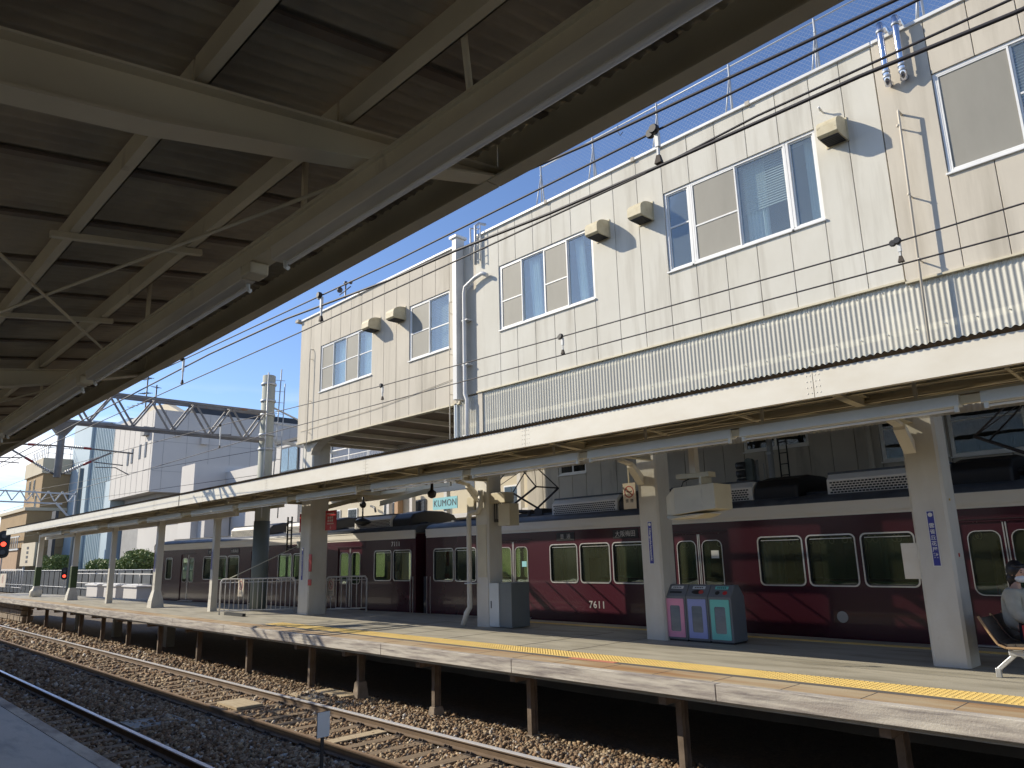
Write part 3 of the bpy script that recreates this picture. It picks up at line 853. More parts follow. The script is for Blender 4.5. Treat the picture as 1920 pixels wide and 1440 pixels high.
m_ = MB().box(-62, 5, 1.44, 1.54, 3.036, 3.112).box(-62, 5, 1.425, 1.555, 3.10, 3.116)
for xx in (-.1, -2.9, -5.0, -7.9, -10.5, -13): m_.box(xx - .012, xx + .012, 1.48, 1.50, 3.11, 3.42)
m_.build('light_raceway', 'cream', co)
m_ = MB().box(-3.42, -3.31, 1.43, 1.53, 2.972, 3.035)
m_.build('junction_box', 'cream', co, bevel=.01)
m_ = MB().box(-6.4, -6.3, 1.43, 1.53, 2.972, 3.035)
m_.build('junction_box', 'cream', co, bevel=.01)
m_ = MB().tube([(-1.62, 1.36, 3.42), (-1.665, 1.44, 3.11)], .012, 8); m_.build('conduit', 'cream', co)

# ================================================================ STATION BUILDING (above the far platform)
W = 11.10
bt = thing('station_building', 'white and beige panelled station building raised above the far platform', 'building', (-8, 14, 3.3))
def panel_wall(x0, x1, z0, z1, cuts, holes, y, m, th=.09, pitch=.6, gap=.010):
    """vertical concrete panels with open joints; holes: (x0,x1,z0,z1)"""
    xs_ = [x0]
    cc = sorted(set([x0, x1] + [c for c in cuts if x0 < c < x1] + [h for q in holes for h in q[:2] if x0 < h < x1]))
    for a, b in zip(cc[:-1], cc[1:]):
        n_ = max(1, round((b - a) / pitch))
        xs_ += [a + (b - a) * i / n_ for i in range(1, n_ + 1)]
    mb = MB()
    g = gap / 2
    for a, b in zip(xs_[:-1], xs_[1:]):
        zz = [(z0, z1)]
        for hx0, hx1, hz0, hz1 in holes:
            if a < hx1 - .01 and b > hx0 + .01:
                nz_ = []
                for p, q in zz:
                    if p < hz0: nz_.append((p, min(q, hz0)))
                    if q > hz1: nz_.append((max(p, hz1), q))
                zz = nz_
        for p, q in zz: mb.box(a + g, b - g, y, y + th, p, q)
    o = mb.build('wall', m, bt, bevel=.004, seg=1)
    # backing behind the joints
    mb = MB()
    cur = [(x0 + .003, x1 - .003, z0 + .003, z1 - .003)]
    hs_ = sorted(holes)
    xcur = x0 + .003
    for hx0, hx1, hz0, hz1 in hs_:
        if hx0 > xcur: mb.box(xcur, hx0, y + th - .012, y + th + .03, z0 + .003, z1 - .003)
        mb.box(max(xcur, hx0), min(hx1, x1), y + th - .012, y + th + .03, z0 + .003, hz0)
        mb.box(max(xcur, hx0), min(hx1, x1), y + th - .012, y + th + .03, hz1, z1 - .003)
        xcur = hx1
    if xcur < x1: mb.box(xcur, x1 - .003, y + th - .012, y + th + .03, z0 + .003, z1 - .003)
    mb.build('wall_backing', 'joint', bt)
ZT = 9.17
WZ = (6.62, 8.19)
holesL = [(-20.10, -17.22, 6.60, 8.07), (-15.43, -13.74, 6.61, 8.13)]
holesM = [(-11.90, -9.05, 6.61, 8.18), (-7.27, -4.33, 6.63, 8.22)]
holesR = [(-2.56, .25, 6.68, 8.27)]
panel_wall(-21.40, -13.36, 5.17, ZT, [], holesL, W, 'alc_beige')
panel_wall(-12.72, -3.32, 5.32, ZT, [], holesM, W, 'alc_white')
panel_wall(-3.31, 3.0, 5.28, ZT, [], holesR, W - .012, 'alc_beige')
# copings
m_ = MB()
for a, b, h in ((-21.46, -17.9, ZT), (-17.88, -13.4, ZT), (-12.7, -10.3, ZT), (-10.28, -7.9, ZT), (-7.88, -5.4, ZT), (-5.38, -3.3, ZT), (-3.28, 3, ZT)):
    m_.box(a, b, W - .045, W + .25, h, h + .055)
m_.build('roof_coping', 'white_alu', bt, bevel=.006)
m_ = MB()
for b in (-17.89, -10.29, -7.89, -5.39): m_.box(b - .04, b + .04, W - .052, W + .255, ZT - .012, ZT + .07)
m_.box(-21.62, -21.42, W - .12, W + .2, ZT + .0, ZT + .09)
m_.build('coping_joint', 'alc_grey', bt)
# drip sills at the lower edges
m_ = MB().box(-21.41, -13.36, W - .02, W + .12, 5.13, 5.165).box(-12.72, -3.315, W - .03, W + .12, 5.285, 5.315).box(-3.31, 3, W - .042, W + .1, 5.245, 5.275)
m_.build('drip_edge', 'cream', bt)
# body: roof, ends, floor slab
m_ = MB().box(-21.38, 3, W + .2, 20, 9.0, 9.1)
m_.box(-21.40, -21.30, W + .005, 14.6, 5.17, ZT - .005)
m_.box(-21.28, -13.4, 14.5, 14.6, 5.2, 9.0)
m_.build('building_shell', 'alc_beige', bt)
m_ = MB().box(-21.30, -13.3, W + .13, 14.5, 5.25, 5.33)
m_.box(-13.3, 3, W + .13, 17.5, 5.30, 5.38)
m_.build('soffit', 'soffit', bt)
m_ = MB()
for xx in (-20.5, -19.0, -17.5, -16.0, -14.5):
    m_.box(xx - .06, xx + .06, W + .15, 14.5, 5.135, 5.25)
m_.box(-21.25, -13.4, 14.25, 14.45, 4.98, 5.25)
m_.build('soffit_beam', 'cream_light', bt)
m_ = MB()
for i in range(7):      # arched haunch at the left column
    a0, a1 = R(90 * i / 7), R(90 * (i + 1) / 7)
    xA, zA = -19.3 - .9 * math.sin(0) - .0, 0
x_ = -20.72
pts = [(x_, 4.75)] + [(x_ + .95 * (1 - math.cos(R(a))), 4.75 + .42 * math.sin(R(a))) for a in range(0, 91, 15)] + [(x_, 5.17)]
m_.prism(pts, 'y', W + .14, W + .44)
m_.build('haunch', 'alc_beige', bt)
# interior: back wall and floor seen through the windows
m_ = MB().box(-21.2, -13.4, 12.9, 13.0, 5.4, 9.0).box(-12.7, 3, 13.1, 13.2, 5.4, 9.0).box(-21.2, 3, W + .2, 13.1, 8.75, 8.8)
m_.build('room_wall', 'room', bt)
m_ = MB()
for xx in (-19, -15, -11.5, -10, -6.6, -5.2, -1.5, -.5):
    m_.box(xx - .5, xx + .5, 11.9, 12.0, 8.55, 8.6)
m_.build('ceiling_lamp', 'white_alu', bt)

def window(x0, x1, z0, z1, lay, y=W, fr='white_alu'):
    """lay: list of (fraction, pane kind, has transom)"""
    wo = None
    m_ = MB()
    d0, d1 = y + .025, y + .095
    t_ = .045
    m_.box(x0 + .002, x1 - .002, d0, d1, z1 - t_, z1 - .002).box(x0 + .002, x1 - .002, d0, d1, z0 + .002, z0 + t_)
    m_.box(x0 + .002, x0 + t_, d0, d1, z0 + t_, z1 - t_).box(x1 - t_, x1 - .002, d0, d1, z0 + t_, z1 - t_)
    m_.box(x0 - .02, x1 + .02, y - .035, d0, z0 - .03, z0 + .0015)
    tot = sum(l[0] for l in lay)
    xi, xe = x0 + t_, x1 - t_
    cur = xi
    panes = []
    for k, (fr_, kind, tr) in enumerate(lay):
        nx = cur + (xe - xi) * fr_ / tot
        s_ = .028
        yy_ = y + (.04 if kind == 'screen' else .06)
        m_.box(cur, cur + s_, yy_ - .012, yy_ + .018, z0 + t_, z1 - t_)
        m_.box(nx - s_, nx, yy_ - .012, yy_ + .018, z0 + t_, z1 - t_)
        m_.box(cur + s_, nx - s_, yy_ - .012, yy_ + .018, z0 + t_, z0 + t_ + s_)
        m_.box(cur + s_, nx - s_, yy_ - .012, yy_ + .018, z1 - t_ - s_, z1 - t_)
        if tr:
            zt = z0 + (z1 - z0) * tr
            m_.box(cur + s_, nx - s_, yy_ - .010, yy_ + .015, zt - .016, zt + .016)
        panes.append((cur + s_, nx - s_, yy_, kind))
        cur = nx
    wo = m_.build('window', fr, bt, bevel=.003, seg=1)
    for a, b, yy_, kind in panes:
        MB().box(a - .004, b + .004, yy_ + .001, yy_ + .006, z0 + t_ + .02, z1 - t_ - .02).build('pane', 'screen' if kind == 'screen' else 'glass_sky', wo)
    return wo
def blinds(x0, x1, z0, z1, y, pitch=.045):
    m_ = MB()
    z = z0
    while z < z1:
        m_.add([(x0, y, z), (x1, y, z), (x1, y + .02, z + .030), (x0, y + .02, z + .030)], [(0, 1, 2, 3)])
        z += pitch
    m_.build('blind', 'blind', bt)
def curtain(x0, x1, z0, z1, y, slant=.0):
    m_ = MB(); n_ = 40; vs = []
    for i in range(n_ + 1):
        u = i / n_; x = x0 + (x1 - x0) * u
        vs += [(x + slant, y + .03 * math.sin(u * 38) + .01 * math.sin(u * 91), z0), (x, y + .03 * math.sin(u * 38), z1)]
    m_.add(vs, [(2 * i, 2 * i + 1, 2 * i + 3, 2 * i + 2) for i in range(n_)], True)
    m_.build('curtain', 'curtain', bt)
window(*holesL[0], [(1, 'screen', .5), (1, 'g', .5), (1, 'screen', .5), (1, 'g', .5)])
window(*holesL[1], [(1, 'screen', .48), (1, 'g', .45)])
window(*holesM[0], [(1, 'screen', .44), (1, 'g', 0), (1, 'screen', .45), (1, 'g', 0)])
window(-7.27, -6.72, 6.63, 8.22, [(1, 'g', .55)])
window(-6.72, -4.84, 6.63, 8.22, [(1, 'screen', .45), (1, 'g', 0)])
window(-4.84, -4.33, 6.63, 8.22, [(1, 'g', 0)])
window(*holesR[0], [(1, 'screen', 0), (1, 'g', .5), (1, 'screen', 0)], y=W - .012)
curtain(-19.3, -18.75, 6.7, 8.1, W + .2); curtain(-17.9, -17.3, 6.7, 8.1, W + .2)
blinds(-14.55, -13.8, 6.7, 8.1, W + .2)
curtain(-11.1, -10.75, 6.7, 8.15, W + .2, .1); blinds(-11.15, -10.5, 7.4, 8.15, W + .28)
curtain(-9.7, -9.45, 6.7, 8.15, W + .2, .1); blinds(-9.7, -9.1, 7.0, 8.15, W + .28)
blinds(-5.75, -4.9, 7.3, 8.2, W + .2); curtain(-5.75, -5.35, 6.7, 8.2, W + .26); curtain(-4.62, -4.4, 6.7, 8.2, W + .25); curtain(-19.4, -18.8, 6.7, 8.1, W + .3)
blinds(-2.5, .2, 6.75, 8.2, W + .2); blinds(-20.0, -19.4, 6.7, 8.1, W + .24)

# ventilator hoods
def hood(cx, z, wd=.30, ht=.36, dp=.40):
    m_ = MB()
    x0, x1 = cx - wd / 2, cx + wd / 2
    pr = [(W - .004, z), (W - .004, z + ht)]
    pr += [(W - .02 - (dp - .02) * math.sin(R(a)), z + .16 + (ht - .16) * math.cos(R(a))) for a in range(0, 91, 12)]
    pr += [(W - dp, z + .03), (W - dp + .05, z)]
    m_.prism(pr, 'x', x0, x1)
    o = m_.build('vent_hood', 'hood', bt, bevel=.006)
    MB().box(x0 - .018, x1 + .018, W - .016, W - .001, z - .02, z + ht + .025).build('flange', 'hood', o)
    g = MB().box(x0 + .02, x1 - .02, W - dp + .06, W - .03, z - .012, z - .002)
    for k in range(6): g.box(x0 + .02, x1 - .02, W - dp + .08 + k * .05, W - dp + .088 + k * .05, z - .022, z - .012)
    g.build('louvre', 'black', o)
for cx, z in ((-16.98, 7.80), (-15.78, 7.80), (-8.75, 7.78), (-7.68, 7.77), (-3.98, 7.79)):
    hood(cx, z, .32 if cx > -12 else .36)
# pipes and ducts on the front
m_ = MB()
m_.box(-13.35, -13.20, W - .22, W + .05, 5.2, 9.30)
m_.build('corner_duct', 'pvc', bt, bevel=.006)
MB().box(-13.42, -13.15, W - .26, W + .1, 9.30, 9.36).build('duct_cap', 'white_alu', bt)
MB().box(-13.19, -12.73, W + .02, W + .12, 5.3, 9.12).build('recess_panel', 'alc_beige', bt)
m_ = MB().tube([(-12.95, W - .12, 3.4), (-12.95, W - .12, 5.15), (-13.02, W - .12, 5.3), (-13.02, W - .12, 7.80), (-12.98, W - .12, 7.95), (-12.62, W - .12, 8.08), (-12.35, W - .12, 8.12), (-12.2, W - .1, 8.03)], .05, 12)
for z in (4.3, 6.0, 7.1): m_.box(-13.10, -12.9, W - .15, W + .05, z, z + .03)
m_.build('downpipe', 'pvc', bt)
m_ = MB()
m_.tube([(-12.60, W - .1, 8.42), (-12.60, W - .1, 9.42), (-12.56, W - .02, 9.50), (-12.5, W + .15, 9.50)], .035, 10)
m_.tube([(-12.78, W - .1, 8.6), (-12.78, W - .1, 9.42), (-12.76, W + .1, 9.47)], .022, 8)
for z in (8.5, 8.7, 8.9, 9.1, 9.3): m_.tube([(-12.6, W - .1, z), (-12.42, W - .1, z)], .01, 6)
m_.tube([(-12.42, W - .1, 8.45), (-12.42, W - .1, 9.4), (-12.42, W + .1, 9.45)], .012, 6)
m_.build('roof_pipe', 'galv', bt)
for xx in (-3.10, -2.88):       # shiny insulated pipes over the parapet
    m_ = MB()
    m_.tube([(xx, W - .04, 8.38), (xx, W - .13, 8.33), (xx, W - .16, 8.42), (xx, W - .16, 9.25), (xx, W - .13, 9.36), (xx, W + .0, 9.40), (xx, W + .3, 9.40)], .048, 14)
    o = m_.build('insulated_pipe', 'chrome', bt)
    m_ = MB()
    for z in (8.44, 8.52, 9.22): m_.lathe([(.056, z - .02), (.056, z + .02)], (xx, W - .16, 0), 14)
    m_.build('pipe_clamp', 'galv', o)
m_ = MB().tube([(-3.02, W - .0, 7.83), (-3.02, W - .17, 7.83), (-3.02, W - .17, 7.80), (-3.10, W - .17, 3.4)], .018, 8)
for z in (7.6, 6.5, 5.5): m_.tube([(-3.05, W, z), (-3.05, W - .17, z)], .012, 6); m_.ball((-3.05, W - .17, z), .028, 8)
m_.build('vent_pipe', 'pipe_beige', bt)
m_ = MB().tube([(-4.14, W, 8.42), (-4.14, W - .1, 8.42)], .014, 8); m_.tube([(-4.14, W - .1, 8.42), (-4.15, W - .16, 8.46)], .02, 8)
m_.build('pipe_stub', 'pvc', bt)
for (xa, za, zb) in ((-20.6, 5.0, 8.05), (-13.62, 5.1, 7.75)):
    m_ = MB().tube([(xa + .06, W, zb), (xa + .0, W - .09, zb), (xa, W - .1, zb - .1), (xa, W - .1, za), (xa, W - .1, 3.4)], .014, 6)
    for z in (zb - .3, 6.4, 5.4): m_.tube([(xa, W, z), (xa, W - .1, z)], .009, 5)
    m_.build('conduit', 'pipe_beige', bt)
m_ = MB().tube([(-13.5, W - .02, 5.78), (-17, W - .02, 5.58), (-21.2, W - .02, 5.52)], .006, 5); m_.build('wall_cable', 'alc_grey', bt)

# corrugated translucent skirt between wall and canopy, with girts behind
m_ = MB(); corr(m_, -12.55, 3.0, .076, .0075, (W + .03, 3.30), (W + .03, 5.285), sub=8)
m_.build('corrugated_skirt', 'skirt', bt)
m_ = MB(); corr(m_, -13.44, -12.7, .076, .0075, (W + .03, 3.30), (W + .03, 5.26), sub=8)
m_.build('corrugated_skirt', 'skirt', bt)
m_ = MB()
for z in (5.16, 4.52, 3.9): m_.box(-13.4, 3, W + .045, W + .09, z, z + .10)
m_.build('girt', 'cream_light', bt)
m_ = MB().box(-13.56, -13.45, W - .02, W + .1, 3.3, 5.15); m_.build('corner_trim', 'box_white', bt)
m_ = MB()
for z in (5.21, 4.57):
    xx = -12.4
    while xx < 3:
        m_.ball((xx, W + .018, z), .012, 6); xx += .38
m_.build('skirt_bolt', 'galv', bt)
m_ = MB().box(-12.7, -12.55, W - .0, W + .12, 3.3, 5.28); m_.build('wall', 'alc_beige', bt)

# back block behind the train
BY = 17.5
bb = thing('rear_building', 'shaded panelled wall with windows standing behind the train', 'building', (-7, 19, -1.4))
def wall_holes(x0, x1, z0, z1, y, holes, m, parent, th=.1, pitch=.6, nm='wall'):
    global bt
    sv = bt; bt = parent
    panel_wall(x0, x1, z0, z1, [], holes, y, m, th, pitch, gap=.014)
    bt = sv
bh = [(-16.15, -15.0, 4.02, 4.42), (-9.62, -7.9, 4.02, 4.75), (-6.25, -4.9, 3.42, 4.75), (-4.85, -2.1, 3.38, 4.75)]
wall_holes(-17.6, 3, -1.3, 5.6, BY, bh, 'alc_grey', bb)
for h in bh:
    sv = bt; bt = bb
    wl = [(1, 'g', 0), (1, 'g', 0)] if h[0] < -9 else [(1, 'g', .55), (1, 'g', .55)]
    wo = window(*h, wl, y=BY)
    for c in [q for q in bpy.data.objects if q.parent == wo]: c.data.materials[0] = MATS['glass_dark']
    bt = sv
MB().box(-17.6, -17.5, BY + .1, 21, -1.3, 5.6).build('end_wall', 'alc_white', bb)
MB().box(-17.5, 3, BY + .6, BY + .7, 2.5, 5.2).build('room_wall', 'black', bb)  # black sheet standing in for the unlit room behind the panes
MB().tube([(-6.45, BY - .1, -1), (-6.45, BY - .1, 5.3)], .06, 10).build('downpipe', 'alc_grey', bb)
# girders under the building, over the train
m_ = MB()
for xx in (-13.2, -8.6, -3.6, 1): m_.box(xx - .15, xx + .15, 11.9, BY, 4.85, 5.28)
m_.build('girder', 'cream', bt)

# fence on the roof
rf = thing('roof_fence', 'wire mesh fence on triangular posts along the building roof', 'fence', (-6.5, 11.3, 9.2))
fpx = [-13.5 + 0, -12.2, -10.55, -9.0, -7.35, -5.75, -4.15, -2.55, -.95]
for xx in fpx[2:]:
    m_ = MB().tube([(xx, W + .12, 9.1), (xx, W + .12, 10.25)], .018, 6).tube([(xx - .0, W + .12, 10.1), (xx - .22, W + .5, 9.1)], .016, 6).tube([(xx - .10, W + .02, 9.15), (xx, W + .12, 10.0)], .014, 6)
    m_.ball((xx, W + .12, 10.0), .03, 6)
    m_.build('fence_post', 'galv', rf)
m_ = MB()
xa, xb, za, zb, st = -10.55, .6, 9.2, 10.2, .09
hgt = zb - za
n_ = int((xb - xa + hgt) / st)
for i in range(n_):
    for sg in (1, -1):
        x0_ = xa + i * st if sg < 0 else xa + i * st - hgt
        x1_ = x0_ + sg * -1 * hgt * -1 if sg > 0 else x0_ - hgt
        p0 = [x0_, za]; p1 = [x1_, zb]
        if sg > 0: p1 = [x0_ + hgt, zb]
        a, b = (p0, p1) if p0[0] < p1[0] else (p1, p0)
        if b[0] <= xa or a[0] >= xb: continue
        if a[0] < xa: f = (xa - a[0]) / (b[0] - a[0]); a = [xa, a[1] + (b[1] - a[1]) * f]
        if b[0] > xb: f = (xb - a[0]) / (b[0] - a[0]); b = [xb, a[1] + (b[1] - a[1]) * f]
        m_.tube([(a[0], W + .13, a[1]), (b[0], W + .13, b[1])], .0013, 3, caps=False)
m_.build('mesh', 'mesh_wire', rf)
m_ = MB().tube([(-10.55, W + .13, 10.2), (.6, W + .13, 10.2)], .012, 6).tube([(-10.2, W + 2.5, 10.15), (-7.4, W + .2, 9.4)], .02, 6)
m_.build('fence_rail', 'galv', rf)
m_ = MB().tube([(-8.3, W + .1, 10.2), (-8.3, W + .1, 10.05), (-8.25, W + .1, 9.95), (-8.18, W + .1, 10.0)], .008, 5); m_.build('hook', 'black', rf)
# instruments on the left roof
t = thing('weather_instrument', 'small dark weather instruments on the roof edge above the beige block', 'instrument', (-19.4, W + .5, 9.1))
m_ = MB().tube([(-19.4, W + .4, 9.1), (-19.4, W + .4, 10.0)], .025, 6).tube([(-19.75, W + .4, 9.75), (-19.1, W + .4, 9.85)], .018, 6).tube([(-19.9, W + .4, 9.1), (-19.9, W + .4, 9.5)], .02, 6)
m_.build('mast', 'dark_alu', t)
m_ = MB().ball((-19.75, W + .4, 9.92), .10, 8).ball((-19.1, W + .4, 9.98), .06, 8).ball((-19.4, W + .4, 10.05), .07, 8); m_.build('sensor', 'dark_alu', t)

# ================================================================ TRAIN
def cell(mb, hx0, hx1, hz0, hz1, r, y0, y1, mg=.035):
    inner = rrect(hx0, hx1, hz0, hz1, r)
    ox0, ox1, oz0, oz1 = hx0 - mg, hx1 + mg, hz0 - mg, hz1 + mg
    outer = []
    k = 6
    for q, (cx, cz) in enumerate(((ox1, oz0), (ox1, oz1), (ox0, oz1), (ox0, oz0))):
        outer += [(cx, cz)] * k
    ring(mb, outer, inner, y0, y1)
    return (ox0, ox1, oz0, oz1)
def side(mb, L_, holes, doors, y0, y1, zb=-.14, zt=2.2):
    """body side with rounded window openings; doors leave a rectangular opening"""
    evs = []
    for h in holes:
        c = cell(mb, *h, .085, y0, y1)
        evs.append((c[0], c[1], [(zb, c[2]), (c[3], zt)]))
    for d in doors:
        evs.append((d - .655, d + .655, [(zb, .015), (1.93, zt)]))
    evs.sort()
    cur = 0.0
    for a, b, zs in evs:
        if a > cur: mb.box(cur, a, y0, y1, zb, zt)
        for p, q in zs: mb.box(a, b, y0, y1, p, q)
        cur = b
    mb.box(cur, L_, y0, y1, zb, zt)
def car(name, label, loc, rz, L_, wins, doors, acs, panto, narrow=()):
    t = thing(name, label, 'train car', loc, 'coupled cars of the maroon train', rz, local=True)
    allw = [(a, b, .91, 1.80) for a, b in wins]
    m_ = MB(); side(m_, L_, allw, doors, 0, .05)
    side(m_, L_, allw, doors, 2.70, 2.75)
    for xa in (0, L_ - .05): m_.box(xa, xa + .05, .05, .85, -.14, 2.3).box(xa, xa + .05, 1.9, 2.7, -.14, 2.3).box(xa, xa + .05, .85, 1.9, 1.95, 2.3)
    m_.build('body', 'maroon', t)
    m_ = MB().prism([(-.022, 2.2), (-.03, 2.24), (-.03, 2.375), (-.01, 2.40), (.02, 2.40), (.02, 2.2)], 'x', 0.02, L_ - .02)
    m_.prism([(-.045, 2.375), (-.045, 2.405), (.03, 2.41), (.03, 2.375)], 'x', 0.02, L_ - .02)
    m_.prism([(-.006, 2.15), (-.006, 2.2), (0.002, 2.2), (0.002, 2.15)], 'x', 0.02, L_ - .02)
    m_.build('cantrail_band', 'car_band', t)
    rp = [(.0, 2.40)] + [(.0 + .42 * (1 - math.cos(R(a))), 2.405 + .17 * math.sin(R(a))) for a in range(12, 91, 13)] + [(.9, 2.64), (1.375, 2.67), (1.85, 2.64)]
    rp += [(2.75 - .42 * (1 - math.cos(R(a))), 2.405 + .17 * math.sin(R(a))) for a in range(90, 11, -13)] + [(2.75, 2.40), (2.70, 2.33), (.05, 2.33)]
    m_ = MB().prism(rp, 'x', 0, L_, True)
    m_.build('roof', 'car_roof', t)
    MB().box(.05, L_ - .05, .05, 2.7, -.16, -.02).build('floor', 'car_wood', t)
    m_ = MB().box(.05, L_ - .05, .06, 2.69, 2.28, 2.32)
    m_.build('ceiling', 'car_inner', t)
    m_ = MB()
    segs = sorted([0.1] + [q for d in doors for q in (d - .75, d + .75)] + [L_ - .1])
    for a, b in zip(segs[::2], segs[1::2]):
        m_.box(a, b, 2.2, 2.66, .22, .42).box(a, b, 2.55, 2.66, .42, .86)
        m_.box(a, b, .07, .5, .22, .42).box(a, b, .07, .16, .42, .86)
    m_.build('seats', 'green_seat', t)
    m_ = MB()
    for d in doors:
        for q in (d - .78, d + .78):
            m_.box(q - .015, q + .015, 2.2, 2.66, .0, 1.45); m_.box(q - .015, q + .015, .1, .5, 0, .9)
    m_.build('partitions', 'car_wood', t)
    m_ = MB()
    x = .6
    while x < L_ - .5:
        for y in (.62, 2.1):
            m_.tube([(x, y, 2.2), (x, y, 1.78)], .008, 4, caps=False)
            pts = [(x + .05 * math.cos(a), y, 1.72 + .06 * math.sin(a)) for a in np.linspace(0, 2 * math.pi, 11)]
            m_.tube(pts, .007, 4, caps=False)
        x += .45
    m_.tube([(.2, .62, 2.15), (L_ - .2, .62, 2.15)], .015, 6).tube([(.2, 2.1, 2.15), (L_ - .2, 2.1, 2.15)], .015, 6)
    m_.build('hand_straps', 'car_inner', t)
    # windows
    for hx0, hx1, hz0, hz1 in allw:
        o_, i_ = rrect(hx0 - .024, hx1 + .024, hz0 - .024, hz1 + .024, .10), rrect(hx0, hx1, hz0, hz1, .085)
        m_ = MB(); ring(m_, o_, i_, -.012, .012)
        i2 = rrect(hx0 + .018, hx1 - .018, hz0 + .018, hz1 - .05, .06)
        m_.box(hx0 + .05, hx1 - .05, .010, .03, hz1 - .062, hz1 - .05)
        wf = m_.build('window', 'silver', t); 
        m_ = MB(); ring(m_, i_, rrect(hx0 + .016, hx1 - .016, hz0 + .016, hz1 - .016, .075), .012, .048); m_.build('rubber_seal', 'black_rubber', wf)
        m_ = MB().prism(rrect(hx0 + .004, hx1 - .004, hz0 + .004, hz1 - .004, .08), 'y', .034, .040); m_.build('pane', 'glass_train', wf)
        m_ = MB().prism(rrect(hx0 + .004, hx1 - .004, hz0 + .004, hz1 - .004, .08), 'y', 2.72, 2.726); m_.build('far_pane', 'glass_train', wf)
    for d in doors:
        m_ = MB()
        rings_ = []
        for a, b, hx in ((d - .65, d - .004, (d - .535, d - .085)), (d + .004, d + .65, (d + .085, d + .535))):
            c = cell(m_, hx[0], hx[1], .79, 1.78, .12, .03, .05, .02)
            m_.box(a, c[0], .03, .05, .02, 1.925); m_.box(c[1], b, .03, .05, .02, 1.925)
            m_.box(c[0], c[1], .03, .05, .02, c[2]); m_.box(c[0], c[1], .03, .05, c[3], 1.925)
        dd = m_.build('door', 'maroon', t)
        m_ = MB().box(d - .655, d + .655, 2.71, 2.74, .02, .8).box(d - .655, d + .655, 2.71, 2.74, 1.78, 1.925).box(d - .655, d - .55, 2.71, 2.74, .8, 1.78).box(d + .55, d + .655, 2.71, 2.74, .8, 1.78)
        m_.build('far_leaf', 'car_inner', dd)
        for hx in ((d - .535, d - .085), (d + .085, d + .535)):
            m_ = MB(); ring(m_, rrect(hx[0] - .014, hx[1] + .014, .776, 1.794, .13), rrect(hx[0], hx[1], .79, 1.78, .12), .018, .04); m_.build('window_frame', 'silver', dd)
            MB().prism(rrect(hx[0] + .002, hx[1] - .002, .792, 1.778, .115), 'y', .042, .047).build('pane', 'glass_train', dd)
        m_ = MB().box(d - .028, d - .010, .02, .032, .06, 1.92).box(d + .010, d + .028, .02, .032, .06, 1.92)
        m_.build('edge_strip', 'silver', dd)
        MB().box(d - .62, d + .62, -.05, .03, -.0, .02).build('door_sill', 'silver', dd)
        m_ = MB().box(d - .70, d + .70, -.018, .0, 1.965, 1.98); m_.build('rain_strip', 'maroon_dark', dd)
    for a, b in narrow:
        pass
    for a, b in acs:
        m_ = MB().prism([(.40, 2.50), (.33, 2.55), (.33, 2.84), (.45, 2.95), (1.0, 3.02), (1.75, 3.02), (2.3, 2.95), (2.4, 2.8), (2.4, 2.5)], 'x', a, b)
        u = m_.build('air_conditioner', 'ac_white', t, bevel=.02)
        m_ = MB().prism([(.40, 2.50), (.36, 2.55), (.36, 2.80), (.52, 2.95), (1.0, 3.05), (1.75, 3.05), (2.25, 2.95), (2.4, 2.8), (2.4, 2.5)], 'x', b + .01, b + .95)
        m_.build('dark_cover', 'black', u, bevel=.09, seg=4)
        m_ = MB().box(a - .002, b + .002, .44, 2.3, 2.951, 2.99)
        m_.build('top_cover', 'car_roof', u)
        m_ = MB()
        nr = 5
        for r_ in range(nr):
            z = 2.585 + r_ * .046
            x = a + .06 + (.035 if r_ % 2 else 0)
            while x < b - .1:
                m_.box(x, x + .05, .3275, .331, z, z + .029); x += .066
        m_.build('grille', 'ac_slot', u)
    m_ = MB()
    for (a, b, y, z, w_) in ((.3, L_ - .3, .75, 2.64, .1), (.3, L_ - .3, 1.9, 2.64, .1)):
        m_.box(a, b, y, y + w_, z - .02, z + .03)
    m_.build('roof_walkway', 'car_roof', t)
    for pc in panto:
        m_ = MB()
        zc, zk, zt = 2.80, 3.42, 4.15
        for y in (.78, 1.92):
            for s_ in (-1, 1):
                m_.tube([(pc - s_ * .22, y, zc), (pc + s_ * .95, y * .8 + .27, zk)], .03, 6)
                m_.tube([(pc + s_ * .95, y * .8 + .27, zk), (pc + s_ * .12, y * .6 + .54, zt)], .018, 6)
        for s_ in (-1, 1):
            m_.tube([(pc + s_ * .95, .9, zk), (pc + s_ * .95, 1.8, zk)], .022, 6)
            m_.tube([(pc + s_ * .95, .9, zk), (pc + s_ * .12, 1.69, zt)], .010, 5)
            m_.tube([(pc + s_ * .12, 1.0, zt), (pc + s_ * .12, 1.7, zt)], .016, 6)
            m_.tube([(pc + s_ * .16, .55, zt - .06), (pc + s_ * .16, .75, zt + .05), (pc + s_ * .16, 1.95, zt + .05), (pc + s_ * .16, 2.15, zt - .06)], .018, 6)
        for s_ in (-1, 1):
            m_.box(pc + s_ * .22 - .04, pc + s_ * .22 + .04, .7, 2.0, 2.76, 2.83)
        m_.box(pc - .9, pc + .9, .72, .80, 2.74, 2.79).box(pc - .9, pc + .9, 1.9, 1.98, 2.74, 2.79)
        for sx in (-.8, .8):
            for y in (.76, 1.94): m_.lathe([(.05, 2.6), (.07, 2.64), (.04, 2.66), (.07, 2.69), (.04, 2.72), (.05, 2.75)], (pc + sx, y, 0), 10)
        for sx in (-1.15, 1.2): m_.box(pc + sx - .14, pc + sx + .14, .7, 1.1, 2.62, 2.80)
        m_.build('pantograph', 'pantograph', t)
    MB().box(.3, L_ - .3, .15, 2.6, -.55, -.17).build('underframe', 'black', t)
